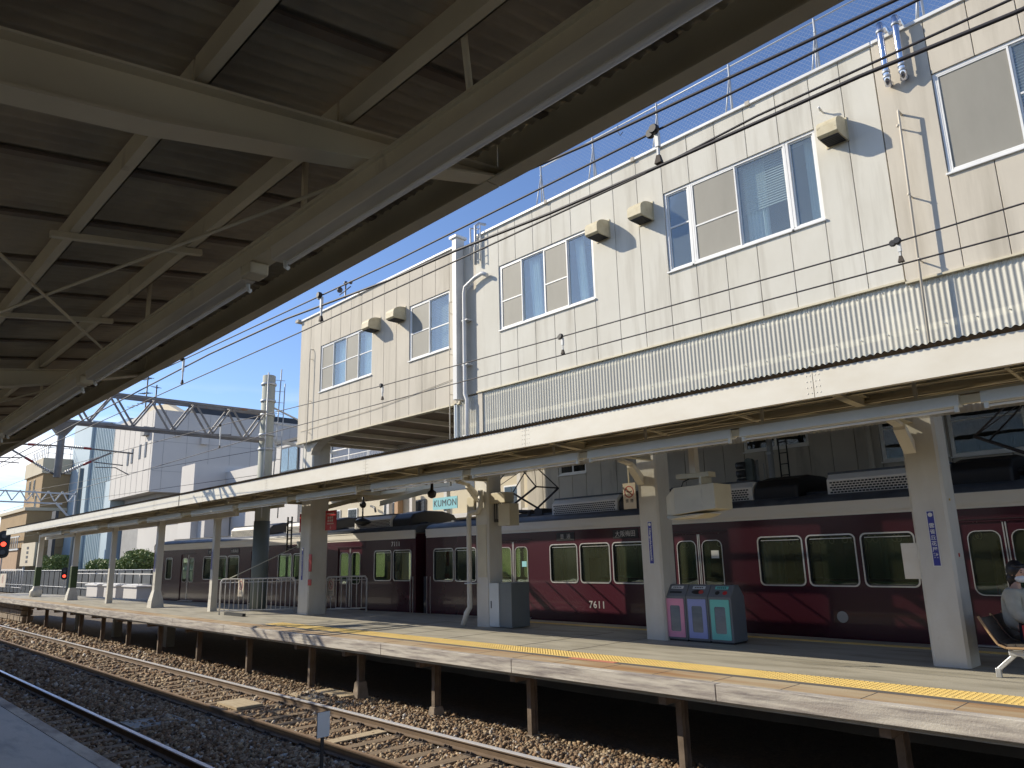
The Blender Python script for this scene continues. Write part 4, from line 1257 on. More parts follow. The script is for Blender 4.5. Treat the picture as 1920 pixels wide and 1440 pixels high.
    for a in (2.2, L_ - 2.2):
        for dx in (-1.05, 1.05):
            m_ = MB().lathe([(.40, .55), (.43, .56), (.43, .66), (.40, .67)], (a + dx, 0, -.68), 24, 'y').lathe([(.40, 2.08), (.43, 2.09), (.43, 2.19), (.40, 2.20)], (a + dx, 0, -.68), 24, 'y')
            m_.build('wheel', 'black', t)
    return t
X2 = -18.35
w2 = [(-17.95, -17.06), (-16.95, -16.06), (-13.18, -12.30), (-12.18, -11.29), (-11.17, -10.29), (-7.50, -6.62), (-6.51, -5.63), (-5.50, -4.63), (-1.85, -.97), (-.85, .02)]
c2 = car('train_car', 'nearer glossy maroon railway car numbered 7611 with pantographs', (X2, 13.87, 0), 0, 18.8, [(a - X2, b - X2) for a, b in w2], [-14.57 - X2, -8.88 - X2, -3.27 - X2],
         [(4.96, 7.11), (8.6, 10.64), (12.2, 14.3), (16.0, 17.8)], [2.9, 15.6])
L1 = 18.45
w1 = [(.22, 1.04), (1.17, 1.99), (4.86, 5.72), (5.84, 6.70), (6.83, 7.69), (10.60, 11.48), (11.6, 12.48), (12.62, 13.52), (16.5, 17.08)]
ang = math.atan(.08)
c1 = car('train_car', 'farther maroon railway car numbered 7111 whose end shows by the slim posts', (-18.7 - L1 * math.cos(ang), 13.75 - L1 * math.sin(ang), 0), ang, L1, [(L1 - b, L1 - a) for a, b in w1], [L1 - 3.33, L1 - 9.02, L1 - 14.98],
         [(L1 - 3.55, L1 - 1.6), (L1 - 7.8, L1 - 5.8), (L1 - 12.0, L1 - 10.0)], [])
text_mb('7611', .225, face_neg_y(-11.73 - X2, -.002, .395), .003, spacing=1.15, bold=.004).build('car_number', 'silver', c2)
text_mb('7111', .20, face_neg_y(L1 - .95, -.002, 2.0), .003, spacing=1.1).build('car_number', 'silver', c1)
def sideboard(tx, x0, x1, zc, tw, parent):
    o = MB().box(x0, x1, -.012, .0, zc - .10, zc + .10).build('destination_sign', 'black', parent, bevel=.006)
    text_mb(tx, tw, face_neg_y((x0 + x1) / 2, -.014, zc - .005), .002, spacing=1.05).build('sign_text', 'ink_pale', o)
sideboard('普  通', -12.95 - X2, -12.35 - X2, 2.0, .13, c2)
sideboard('大阪梅田', -11.15 - X2, -10.42 - X2, 2.0, .145, c2)
sideboard('普  通', L1 - 13.2, L1 - 12.6, 2.0, .13, c1)
sideboard('大阪梅田', L1 - 11.3, L1 - 10.6, 2.0, .145, c1)
m_ = MB().box(-.46, 0, .8, 1.95, -.1, 2.15)
for k in range(5): m_.box(-.44 + k * .09, -.40 + k * .09, .76, 1.99, -.14, 2.2)
m_.build('gangway_bellows', 'black_rubber', c2)
for px_, par, xx in ((0, c2, .05), (1, c2, .22), (2, c1, L1 - .12), (3, c1, L1 - .24)):
    MB().box(xx, xx + .012, -.02, .0, -.1, 1.02).build('gap_guard_strip', 'silver', par)
MB().box(-.14, 0, .02, .05, -.1, 1.02).build('gap_guard', 'black_rubber', c2)
# lines under the car: little maker roundel near the door of the right car
m_ = MB().prism([(-6.0 - X2 + .10 * math.cos(a), .36 + .10 * math.sin(a)) for a in np.linspace(0, 2 * math.pi, 20)[:-1]], 'y', -.004, 0); m_.build('round_emblem', 'alc_grey', c2)
# stickers on door glass
MB().box(-8.6 - X2, -8.42 - X2, .03, .033, 1.42, 1.58).build('door_sticker', 'sign_white', c2)
MB().box(-14.25 - X2, -14.08 - X2, .03, .033, 1.28, 1.42).build('door_sticker', 'banner', c2)
# track under the train
t = thing('rail', 'rail under the train', 'rail', (-10, 15.2, -1.24))
MB().prism([(yc_ , z_) for yc_, z_ in rail_prof(14.5)], 'x', -17, 5).build('rail_body', 'rail_side', t)
bpy.data.objects.remove(t.children[0]) if False else None
t['label'] = 'rail hidden in the dark below the maroon train'

# ================================================================ CATENARY
def wire(name, label, pts, r, group='overhead wires', cat='wire'):
    mb = MB().tube(pts, r, 6)
    return solo(mb, name, 'wire', label, cat, group)
wire('overhead_wire', 'topmost thick messenger wire, crossing just under the canopy edge', [(-60, 3.3, 5.15), (-24.2, 3.2, 4.90), (-8, 3.8, 4.62), (-3.7, 3.8, 4.55), (-3.1, 3.8, 4.5), (-1.0, 3.8, 4.385), (3, 3.8, 4.2)], .010)
wire('overhead_wire', 'second messenger wire from the top, with the highest hangers on it', [(-60, 3.9, 5.3), (-24.2, 3.85, 4.95), (-14.8, 3.8, 4.65), (-10.9, 3.8, 4.51), (-8.4, 3.8, 4.44), (-5.5, 3.8, 4.355), (-2.9, 3.8, 4.335), (-.9, 3.8, 4.32), (3, 3.8, 4.4)], .008)
wire('overhead_wire', 'thickest dark contact wire running steeply across the pale wall', [(-60, 4.2, 4.6), (-24, 4.0, 4.5), (-10, 3.82, 4.40), (-7.7, 3.8, 4.33), (-5.6, 3.8, 4.19), (-4.6, 3.8, 4.165), (-3.5, 3.8, 4.10), (-2.5, 3.8, 4.07), (-1.2, 3.8, 4.05), (-.5, 3.8, 4.01), (3, 3.8, 3.95)], .011)
wire('overhead_wire', 'thin lower contact wire meeting the thick one at the hanger', [(-60, 3.6, 4.25), (-24, 3.7, 4.18), (-17, 3.8, 4.18), (-10.9, 3.8, 4.13), (-7.4, 3.8, 4.085), (-4.5, 3.8, 4.07), (-2.5, 3.8, 4.066), (-1.8, 3.8, 4.10), (-.5, 3.8, 4.085), (3, 3.8, 4.08)], .007)
wire('overhead_wire', 'upper of the two wires crossing the lower part of the pale wall', [(-60, 6.6, 5.2), (-33.3, 6.8, 5.2), (-24.2, 7, 5.0), (-17.8, 7, 4.78), (-10.5, 7, 4.49), (-6.3, 7, 4.39), (-2.1, 7, 4.32), (-1.1, 7, 4.33), (3, 7, 4.4)], .008)
wire('overhead_wire', 'lower of the two wires crossing the pale wall above the skirt', [(-60, 7.2, 4.25), (-24.2, 7, 4.2), (-14.1, 7, 4.22), (-6.3, 7, 4.14), (-1.2, 7, 4.09), (3, 7, 4.09)], .008)
wire('overhead_wire', 'thin pale feeder wire reaching the far gantry from the grey mast', [(-24.2, 11.2, 5.3), (-60, 8.6, 6.0)], .008)
wire('overhead_wire', 'thin feeder wire low beside the far canopy edge', [(-24.2, 11.2, 4.45), (-60, 8.0, 4.9)], .008)
def hanger(x, y, zt, zb, lb, sc=1.0):
    t = thing('wire_hanger', lb, 'hanger', (x, y, zb), group='hangers between the overhead wires')
    m_ = MB().lathe([(.028 * sc, -.022), (.034 * sc, -.012), (.034 * sc, .012), (.028 * sc, .022)], (x, y - .03, zt), 12, 'y').lathe([(.028 * sc, -.018), (.034 * sc, 0), (.028 * sc, .018)], (x - .05 * sc, y, zt + .0), 12, 'y')
    m_.build('pulley', 'black', t)
    MB().box(x - .006, x + .006, y - .01, y + .01, zb + .04, zt - .01).box(x - .014, x + .014, y - .014, y + .014, (zt + zb) / 2, zt - .015).build('strap', 'sign_white', t)
    MB().hexa([(x - .026, y - .018, zb), (x + .026, y - .018, zb), (x + .026, y + .018, zb), (x - .026, y + .018, zb), (x - .012, y - .01, zb + .06), (x + .012, y - .01, zb + .06), (x + .012, y + .01, zb + .06), (x - .012, y + .01, zb + .06)]).build('clamp', 'plate', t)
hanger(-2.50, 3.8, 4.33, 4.09, 'large white-strapped wire hanger before the right end of the roof fence')
hanger(-6.9, 3.8, 4.39, 4.10, 'wire hanger in front of the weather instruments at the roof corner')
hanger(-10.9, 3.8, 4.52, 4.14, 'wire hanger against open sky near the canopy edge')
hanger(-2.1, 7, 4.32, 4.12, 'wire hanger on the lower wires left of the beige vent pipe')
hanger(-6.3, 7, 4.39, 4.15, 'wire hanger in front of the blank wall below the middle window')
hanger(-10.5, 7, 4.49, 4.24, 'wire hanger in front of the beige block below its hoods')
hanger(-17.3, 7, 4.76, 4.22, 'small wire hanger near the grey mast and white building')

# gantry with mast
t = thing('gantry', 'grey lattice gantry beam carried by a tall round mast', 'gantry', (-24.2, 11.4, 0))
yL, yR = -2.0, 11.25
m_ = MB()
for dx in (-.22, .22):
    m_.bar((-24.2 + dx, yL, 6.62), (-24.2 + dx, yR, 6.60), .08, .08).bar((-24.2 + dx, yL, 5.72), (-24.2 + dx, yR, 5.62), .08, .07)
m_.build('chord', 'truss', t)
m_ = MB(); n_ = 11; st = (yR - yL) / n_
for dx in (-.22, .22):
    for i in range(n_):
        a, b = yL + i * st, yL + (i + 1) * st
        m_.bar((-24.2 + dx, a, 6.6), (-24.2 + dx, a + st / 2, 5.68), .05, .05)
        m_.bar((-24.2 + dx, a + st / 2, 5.68), (-24.2 + dx, b, 6.6), .05, .05)
for i in range(n_ + 1):
    a = yL + i * st
    m_.bar((-24.42, a, 6.6), (-23.98, a, 6.6), .05, .05).bar((-24.42, a, 5.7), (-23.98, a, 5.7), .05, .05)
    if i < n_: m_.bar((-24.42, a, 5.7), (-23.98, a + st, 5.69), .035, .035)
m_.build('lattice', 'truss', t)
m_ = MB().lathe([(.26, 0), (.25, 2.5), (.22, 7.95), (.18, 7.97)], (-24.25, 11.42, 0), 24); m_.build('mast', 'pole_conc', t)
m_ = MB().lathe([(.268, .0), (.264, 2.9)], (-24.25, 11.42, 0), 24); m_.build('painted_sleeve', 'pole_grey', t)
m_ = MB()
for z in (5.3, 5.8, 6.5, 7.0, 7.6): m_.lathe([(.255, z), (.265, z + .02), (.265, z + .06), (.255, z + .08)], (-24.25, 11.42, 0), 24)
m_.build('mast_band', 'galv', t)
m_ = MB().tube([(-24.0, 11.6, 3.5), (-24.0, 11.75, 8.2)], .022, 6).tube([(-23.95, 11.25, 3), (-23.95, 11.25, 8.0)], .025, 6).tube([(-24.0, 11.85, 3), (-24.0, 11.9, 7.7)], .02, 6)
for z in np.arange(5, 7.9, .4): m_.tube([(-24.1, 11.5, z), (-24.0, 11.9, z)], .01, 5)
m_.bar((-24.2, 11.4, 6.9), (-24.2, 13.4, 6.2), .05, .05).bar((-24.2, 11.4, 5.7), (-24.2, 14.2, 5.4), .06, .1).bar((-24.2, 11.4, 6.3), (-24.2, 14.2, 6.1), .04, .04)
m_.build('mast_conduit', 'galv', t)
m_ = MB().tube([(-24.2, 5.2, 5.66), (-24.2, 5.2, 4.05)], .10, 14)
m_.hexa([(-24.3, 5.1, 5.25), (-24.1, 5.1, 5.25), (-24.1, 5.3, 5.25), (-24.3, 5.3, 5.25), (-24.45, 4.85, 5.62), (-23.95, 4.85, 5.62), (-23.95, 5.55, 5.62), (-24.45, 5.55, 5.62)])
m_.build('drop_column', 'truss', t, bevel=.004)
m_ = MB()
for sg, ye in ((-1, 3.6), (1, 7.15)):
    m_.tube([(-24.2, 5.2 + sg * .1, 4.95), (-24.2, 5.2 + sg * .9, 4.93), (-24.2, ye, 4.88)], .024, 8)
    m_.tube([(-24.2, 5.2 + sg * .05, 4.12), (-24.2, 5.2 + sg * 1.35, 4.86)], .026, 8)
    m_.tube([(-24.2, 5.2 + sg * .9, 4.55), (-24.2, 5.2 + sg * 1.7, 4.50)], .018, 6).tube([(-24.2, 5.2 + sg * .95, 4.4), (-24.2, 5.2 + sg * 1.5, 4.42), (-24.2, 5.2 + sg * 1.9, 4.22)], .016, 6)
m_.build('bracket_arm', 'truss', t)
m_ = MB()
m2 = MB()
for sg in (-1, 1):
    for k in range(7):
        y = 5.2 + sg * (.24 + k * .05); m_.lathe([(.02, -.012), (.055, -.004), (.055, .004), (.02, .012)], (-24.2, y, 4.945), 12, 'y')
        f = .12 + k * .045
        m_.ball((-24.2, 5.2 + sg * (.05 + 1.3 * f), 4.12 + .74 * f), .055, 8, (1, .5, 1))
    m2.tube([(-24.2, 5.2 + sg * .6, 4.94), (-24.2, 5.2 + sg * .8, 4.935)], .036, 8).tube([(-24.2, 5.2 + sg * (.05 + 1.3 * .45), 4.12 + .74 * .45), (-24.2, 5.2 + sg * (.05 + 1.3 * .6), 4.12 + .74 * .6)], .036, 8)
m_.build('insulator', 'insul_white', t)
m2.build('insulator_cap', 'insul_red', t)
# farther gantry
t = thing('gantry', 'pale small lattice gantry far away in front of the tan building', 'gantry', (-60, 12.8, -1))
m_ = MB()
m_.bar((-60, 4, 6.75), (-60, 14.2, 6.55), .1, .1).bar((-60, 4, 6.0), (-60, 13.4, 5.85), .1, .1)
for i in range(12):
    a = 4 + i * .85
    m_.bar((-60, a, 6.7), (-60, a + .42, 6.0), .07, .07).bar((-60, a + .42, 6.0), (-60, a + .85, 6.7), .07, .07)
m_.bar((-60, 13.0, 5.9), (-60, 14.2, 4.6), .12, .12).bar((-60, 14.2, 4.6), (-60, 14.2, 6.6), .1, .1)
m_.build('lattice', 'truss_light', t)
MB().lathe([(.2, -1.3), (.17, 8.4)], (-60, 14.4, 0), 14).build('mast', 'pole_grey', t)
MB().box(-60.2, -59.8, 5.5, 5.8, 3.6, 6.0).build('drop_column', 'truss', t)

# ================================================================ PLATFORM OBJECTS
# pillar signs
def name_sign(x, y, z0, z1, wd, chars, lab, sz):
    t = thing('station_name_sign', lab, 'sign', (x, y, z0), group='vertical blue name signs')
    MB().box(x - wd / 2 - .012, x + wd / 2 + .012, y - .006, y, z0 - .012, z1 + .012).build('border', 'sign_white', t)
    MB().box(x - wd / 2, x + wd / 2, y - .010, y - .0065, z0, z1).build('panel', 'sign_blue', t)
    MB().prism([(x + wd * .36 * math.cos(a), z1 - wd * .55 + wd * .36 * math.sin(a)) for a in np.linspace(0, 2 * math.pi, 20)[:-1]], 'y', y - .013, y - .0105).build('crest', 'sign_white', t)
    n_ = len(chars)
    top = z1 - wd * (1.9 if n_ < 8 else 1.25); bot = z0 + (wd * 1.1 if n_ < 8 else wd * .5)
    if chars[:1] == 'H':
        text_mb(chars, sz, Matrix.Translation((x, y - .0115, (top + bot) / 2)) @ Matrix.Rotation(R(90), 4, 'Y') @ Matrix.Rotation(R(90), 4, 'X'), .001, bold=.001).build('lettering', 'sign_white', t)
        chars = ''
    for i, ch in enumerate(chars):
        zz = top - (top - bot) * (i + .5) / n_
        text_mb(ch, sz, face_neg_y(x, y - .0115, zz), .001, bold=.0012).build('lettering', 'sign_white', t)
name_sign(-3.53, 11.36, 1.31, 2.04, .082, '雲雀丘花屋敷', 'blue vertical sign with white characters on the nearest thick pillar', .070)
name_sign(-8.58, 11.80, 1.37, 2.14, .085, 'Hibarigaoka-hanayashiki', 'blue vertical sign with small white letters on the pillar left of the bins', .062)
name_sign(-21.12, 11.30, 1.0, 1.95, .09, 'Hibarigaoka-hanayashiki', 'blue vertical name sign on the farthest thick pillar', .065)
name_sign(-25.5, 10.31, 1.35, 2.0, .07, '', 'blue vertical name sign on the slim post by the white fence', .07)
name_sign(-29.95, 9.97, 1.3, 2.0, .07, '', 'blue vertical name sign on the slim post before the train end', .07)
# small things on the pillars
t = thing('wall_panel', 'flat cream panel projecting from the left side of the nearest pillar', 'panel', (-3.95, 11.55, 1.2))
MB().box(-4.0, -3.776, 11.44, 11.56, 1.13, 1.62).build('panel', 'cream_light', t, bevel=.004)
solo(MB().box(-3.314, -3.306, 11.56, 11.60, 1.42, 1.47), 'sticker', 'ink_red', 'tiny dark red sticker on the side of the nearest pillar', 'sticker')
solo(MB().box(-3.314, -3.306, 11.52, 11.56, 2.18, 2.21), 'sticker', 'yellow', 'tiny yellow sticker high on the side of the nearest pillar', 'sticker')
# third pillar: boxes
PX3, PY3 = -13.60, 11.74
t = thing('utility_cabinet', 'grey and pale blue metal cabinet at the foot of the pillar with the downpipe', 'cabinet', (-12.8, 11.95, 0))
MB().box(-13.12, -12.80, 11.72, 12.30, .02, .97).build('cabinet', 'box_white', t, bevel=.006)
MB().box(-12.797, -12.40, 11.74, 12.30, .02, .98).build('side_cabinet', 'box_grey', t, bevel=.006)
MB().box(-13.06, -13.04, 11.71, 11.72, .42, .58).build('handle', 'black', t)
t = thing('switch_box', 'stack of cream electrical boxes on the right side of the third pillar', 'electrical box', (-12.9, 11.9, 2.3))
MB().box(-13.14, -12.62, 11.80, 12.1, 2.78, 3.02).build('top_box', 'cream', t, bevel=.006)
MB().box(-12.80, -12.42, 11.76, 12.06, 2.25, 2.75).build('lower_box', 'cream', t, bevel=.006)
m_ = MB()
for k in range(5): m_.tube([(-13.08 + k * .07, 11.9, 2.35), (-13.08 + k * .07, 11.9, 2.78)], .012, 5)
m_.box(-13.14, -12.8, 11.93, 11.98, 2.35, 2.42); m_.build('cables', 'dark_alu', t)
MB().box(-13.85, -13.60, 11.70, 12.0, 2.55, 2.98).build('left_box', 'cream', t, bevel=.006)
t = thing('downpipe', 'pale round downpipe bent at the foot of the third pillar', 'pipe', (-13.7, 11.7, 0))
MB().tube([(-13.3, 11.66, 3.1), (-13.3, 11.66, 2.72), (-13.42, 11.66, 2.6), (-13.70, 11.66, 2.58), (-13.76, 11.68, 2.5), (-13.76, 11.68, .42), (-13.80, 11.62, .3), (-13.86, 11.55, .02)], .062, 14).build('pipe', 'pillar_paint', t)
MB().box(-13.85, -13.55, 11.6, 11.75, .95, .975).build('strap', 'galv', t)
MB().box(-13.5, -13.2, 11.725, 11.739, 1.1, 2.3).build('cover_plate', 'cream', thing('cover_plate', 'long flat cream cover on the front of the third pillar', 'cover', (-13.35, 11.73, 1.1)))
# no smoking sign
t = thing('no_smoking_sign', 'cream hanging sign with a red no-smoking ring left of the second pillar', 'sign', (-8.95, 11.75, 2.4))
MB().box(-9.13, -8.83, 11.74, 11.76, 2.41, 2.91).build('board', 'sign_cream', t)
MB().box(-8.99, -8.97, 11.74, 11.76, 2.91, 3.2).build('hanger', 'cream', t)
def prohibit(parent, cx, y, cz, r, fig='cig'):
    m_ = MB()
    a = np.linspace(0, 2 * math.pi, 25)[:-1]
    ring(m_, [(cx + r * math.cos(q), cz + r * math.sin(q)) for q in a], [(cx + r * .84 * math.cos(q), cz + r * .84 * math.sin(q)) for q in a], y - .004, y - .001)
    m_.bar((cx - r * .62, y - .0025, cz + r * .62), (cx + r * .62, y - .0025, cz - r * .62), .003, r * .14, (1, 0, 1))
    m_.build('ring', 'ink_red', parent)
    m_ = MB()
    if fig == 'cig':
        m_.box(cx - r * .55, cx + r * .45, y - .0022, y - .0005, cz - r * .07, cz + r * .07).box(cx + r * .5, cx + r * .58, y - .0022, y - .0005, cz - r * .07, cz + r * .2)
    else:
        m_.ball((cx, y - .001, cz + r * .42), r * .15, 8, (1, .05, 1))
        m_.box(cx - r * .14, cx + r * .14, y - .0022, y - .0005, cz - r * .15, cz + r * .26)
        m_.bar((cx - r * .05, y - .0015, cz - r * .1), (cx - r * .28, y - .0015, cz - r * .6), .0015, r * .12, (1, 0, 0)).bar((cx + r * .05, y - .0015, cz - r * .1), (cx + r * .25, y - .0015, cz - r * .6), .0015, r * .12, (1, 0, 0))
        m_.bar((cx - r * .1, y - .0015, cz + r * .2), (cx - r * .45, y - .0015, cz - r * .05), .0015, r * .1, (1, 0, 0)).bar((cx + r * .1, y - .0015, cz + r * .2), (cx + r * .42, y - .0015, cz + .0), .0015, r * .1, (1, 0, 0))
    m_.build('pictogram', 'ink_dark', parent)
prohibit(t, -8.98, 11.74, 2.74, .115)
text_mb('禁  煙', .075, face_neg_y(-8.98, 11.737, 2.56), .001).build('lettering', 'ink_dark', t)
# red signs
for x0_, lb, y in ((-21.95, 'red hanging sign with white characters left of the farthest pillar', 11.6), (-20.35, 'red hanging sign with white characters right of the farthest pillar', 11.6)):
    t = thing('red_notice', lb, 'sign', (x0_ + .3, y, 2.42), group='red notices by the farthest pillar')
    MB().box(x0_, x0_ + .62, y - .01, y + .01, 2.44, 3.02).build('board', 'sign_red', t)
    m_ = MB()
    for r_, (zz, n_, w_) in enumerate(((2.93, 7, .05), (2.81, 3, .09), (2.72, 3, .09), (2.63, 6, .05))):
        for k in range(n_): m_.box(x0_ + .31 + (k - n_ / 2) * w_ * 1.25, x0_ + .31 + (k - n_ / 2) * w_ * 1.25 + w_ * .8, y - .013, y - .0105, zz - w_ * .35, zz + w_ * .35)
    m_.build('marks', 'ink_pale', t)
    text_mb('↓', .13, face_neg_y(x0_ + .31, y - .012, 2.52), .001).build('arrow', 'ink_pale', t)
solo(MB().box(-20.7, -20.55, 11.28, 11.3, 1.25, 1.75).box(-20.72, -20.53, 11.28, 11.299, .85, 1.02), 'pillar_notice', 'ink_red', 'small orange-red notices on the shaded side of the farthest pillar', 'notice')
# display housing
t = thing('display_housing', 'cream boxy monitor housing hanging from a square tube right of the second pillar', 'monitor housing', (-6.5, 10.3, 2.1))
MB().box(-6.55, -6.44, 10.15, 10.27, 2.78, 3.35).build('hanging_tube', 'cream_light', t, bevel=.004)
MB().box(-6.78, -6.18, 10.1, 10.3, 2.70, 2.78).build('top_bracket', 'cream', t, bevel=.004)
m_ = MB().hexa([(-6.74, 9.95, 2.14), (-6.02, 9.95, 2.2), (-6.02, 10.45, 2.2), (-6.74, 10.45, 2.14), (-6.74, 9.95, 2.56), (-6.02, 9.95, 2.58), (-6.02, 10.45, 2.58), (-6.74, 10.45, 2.56)])
m_.build('housing', 'cream', t, bevel=.006)
MB().hexa([(-6.99, 10.1, 2.15), (-6.742, 9.96, 2.14), (-6.742, 10.44, 2.14), (-6.99, 10.4, 2.15), (-6.99, 10.1, 2.44), (-6.742, 9.96, 2.56), (-6.742, 10.44, 2.56), (-6.99, 10.4, 2.44)]).build('hood', 'cream', t)
MB().hexa([(-6.9, 10.0, 2.08), (-6.4, 10.0, 2.08), (-6.4, 10.4, 2.08), (-6.9, 10.4, 2.08), (-6.98, 10.05, 2.138), (-6.2, 9.96, 2.138), (-6.2, 10.44, 2.138), (-6.98, 10.4, 2.138)]).build('lower_tray', 'cream', t)
MB().tube([(-6.6, 10.2, 2.7), (-6.68, 10.15, 2.66), (-6.70, 10.12, 2.58)], .01, 6).tube([(-6.33, 10.05, 2.57), (-6.33, 10.05, 2.52)], .022, 8).build('cable', 'black', t)
MB().box(-6.3, -6.26, 10.0, 10.3, 2.58, 2.70).build('bracket', 'cream', t)
# camera + pendant
t = thing('security_camera', 'small dark dome camera under the canopy left of the third pillar', 'camera', (-14.9, 11.2, 2.95))
MB().lathe([(.03, .34), (.04, .1), (.10, .06), (.11, 0), (.085, -.07), (.02, -.10)], (-14.32, 11.0, 3.06), 16).build('dome', 'black', t)
t = thing('pendant_speaker', 'dark pendant on a thin stem seen against the white roof unit', 'speaker', (-18.4, 11.6, 2.3))
m_ = MB().tube([(-18.3, 11.6, 2.62), (-18.3, 11.6, 3.06)], .022, 8).lathe([(.02, .09), (.24, .0), (.23, -.05), (.10, -.12), (.02, -.13)], (-18.3, 11.6, 2.62), 16)
m_.ball((-18.3, 11.6, 3.08), .1, 10); m_.tube([(-18.3, 11.6, 3.1), (-18.3, 11.6, 3.3)], .03, 6); m_.build('pendant', 'black', t)

# waste bins
BX = -8.42; BYf = 11.88
def bin_(i, col, lab, hole):
    x0 = BX + i * .462; x1 = x0 + .455
    t = thing('waste_bin', lab, 'bin', ((x0 + x1) / 2, BYf + .25, 0), group='three sorted waste bins')
    pr = [(BYf, .03), (BYf, .78), (BYf + .16, .98), (BYf + .30, .98), (BYf + .46, .78), (BYf + .46, .03)]
    MB().prism(pr, 'x', x0, x1).build('body', 'bin_grey', t, bevel=.012, seg=3)
    MB().box(x0 + .02, x1 - .02, BYf + .02, BYf + .44, 0, .03).build('plinth', 'black', t)
    o_, i_ = rrect(x0 + .04, x1 - .04, .07, .74, .015), rrect(x0 + .12, x1 - .12, .17, .62, .03)
    m_ = MB(); ring(m_, o_, i_, BYf - .012, BYf + .002); m_.build('front_panel', col, t)
    MB().prism(rrect(x0 + .118, x1 - .118, .168, .622, .03), 'y', BYf - .006, BYf - .002).build('viewing_window', 'bin_window', t)
    dv = Vector((0, .16, .20)).normalized(); nv = Vector((0, -.20, .16)).normalized()
    org = Vector(((x0 + x1) / 2, BYf, .78))
    Mx = Matrix(((1, 0, 0, org.x), (0, dv.y, nv.y, org.y), (0, dv.z, nv.z, org.z), (0, 0, 0, 1)))
    def disc(cx, cy, rx, ry, nm, m, h=.003, n=20):
        q = MB().prism([(cx + rx * math.cos(a), cy + ry * math.sin(a)) for a in np.linspace(0, 2 * math.pi, n + 1)[:-1]], 'z', .0005, h).xf(Mx)
        return q.build(nm, m, t)
    if hole == 'slot': MB().box(-.13, .13, .07, .105, .0005, .003).xf(Mx).build('slot', 'black', t)
    elif hole == 'oval': disc(0, .10, .13, .045, 'opening', 'black'); disc(.07, .10, .05, .04, 'flap', 'ink_red', .0045)
    else: disc(-.06, .09, .045, .04, 'opening', 'black'); disc(.09, .09, .045, .04, 'opening', 'sign_red')
    MB().box(-.13, .13, .165, .225, .0005, .003).xf(Mx).build('label_strip', {'slot': 'sign_white', 'oval': 'box_white', 'holes': 'bin_teal'}[hole], t)
    m_ = MB()
    for k in range(5): m_.box(-.09 + k * .037, -.065 + k * .037, .182, .207, .003, .004)
    m_.xf(Mx).build('label_marks', 'ink_dark', t)
bin_(0, 'bin_pink', 'waste bin with the pink front, beside the pillar', 'slot')
bin_(1, 'bin_blue', 'waste bin with the blue-violet front, in the middle of the three', 'oval')
bin_(2, 'bin_teal', 'waste bin with the turquoise front, right end of the three', 'holes')

# white fence panels near the farthest pillar
def rail_fence(name, label, pts, h, nb, extra=True, zb=.12, grp='white tubular fences'):
    (xa, ya), (xb, yb) = pts
    t = thing(name, label, 'fence', ((xa + xb) / 2, (ya + yb) / 2, 0), grp)
    A, B = Vector((xa, ya, 0)), Vector((xb, yb, 0))
    d = (B - A).normalized()
    m_ = MB().tube([A + Vector((0, 0, 0)), A + Vector((0, 0, h - .08)), A + d * .06 + Vector((0, 0, h)), B - d * .06 + Vector((0, 0, h)), B + Vector((0, 0, h - .08)), B + Vector((0, 0, .0))], .026, 8)
    m_.tube([A + Vector((0, 0, zb)), B + Vector((0, 0, zb))], .02, 6)
    m_.tube([A + Vector((0, 0, h - .1)), B + Vector((0, 0, h - .1))], .012, 6) if extra else None
    m_.build('frame', 'fence_white', t)
    m_ = MB()
    for i in range(1, nb): 
        p = A + (B - A) * i / nb
        m_.tube([p + Vector((0, 0, zb)), p + Vector((0, 0, h))], .013, 6)
    m_.build('bars', 'fence_white', t)
    return t
rail_fence('platform_fence', 'white barred fence with a no-entry sign, left of the farthest pillar', ((-23.55, 9.85), (-22.0, 11.55)), 1.06, 16)
rail_fence('platform_fence', 'white barred fence with a no-entry sign, between the farthest pillar and the train', ((-20.9, 12.0), (-20.2, 13.0)), 1.06, 8)
MB().box(-23.3, -22.0, 9.9, 10.0, .0, .09).build('ramp_rail', 'black', thing('floor_channel', 'black low channel on the platform at the foot of the white fence', 'channel', (-22.9, 9.9, 0)))
m_ = MB().tube([(-23.4, 10.0, 1.06), (-21.3, 11.3, 2.05)], .014, 6).box(-21.42, -21.3, 11.24, 11.36, 1.95, 2.15)
solo(m_, 'stay_wire', 'pole_conc', 'slanting stay wire from the white fence up to the farthest pillar', 'wire')
def entry_sign(cx, y, z, s_, lab):
    t = thing('no_entry_sign', lab, 'sign', (cx, y, z - s_ * .7), group='no-entry signs on the white fences')
    MB().box(cx - s_ * .5, cx + s_ * .5, y - .008, y, z - s_ * .8, z + s_ * .6).build('board', 'sign_cream', t)
    prohibit(t, cx, y - .008, z + s_ * .08, s_ * .36, 'man')
    m_ = MB().box(cx - s_ * .36, cx + s_ * .36, y - .0095, y - .0082, z - s_ * .48, z - s_ * .45).box(cx - s_ * .3, cx + s_ * .3, y - .0095, y - .0082, z - s_ * .6, z - s_ * .57)
    m_.build('caption', 'ink_dark', t)
    return t
entry_sign(-23.05, 10.28, .84, .38, 'cream no-entry sign on the left white fence')
entry_sign(-20.75, 12.08, .80, .36, 'cream no-entry sign on the white fence right of the farthest pillar')

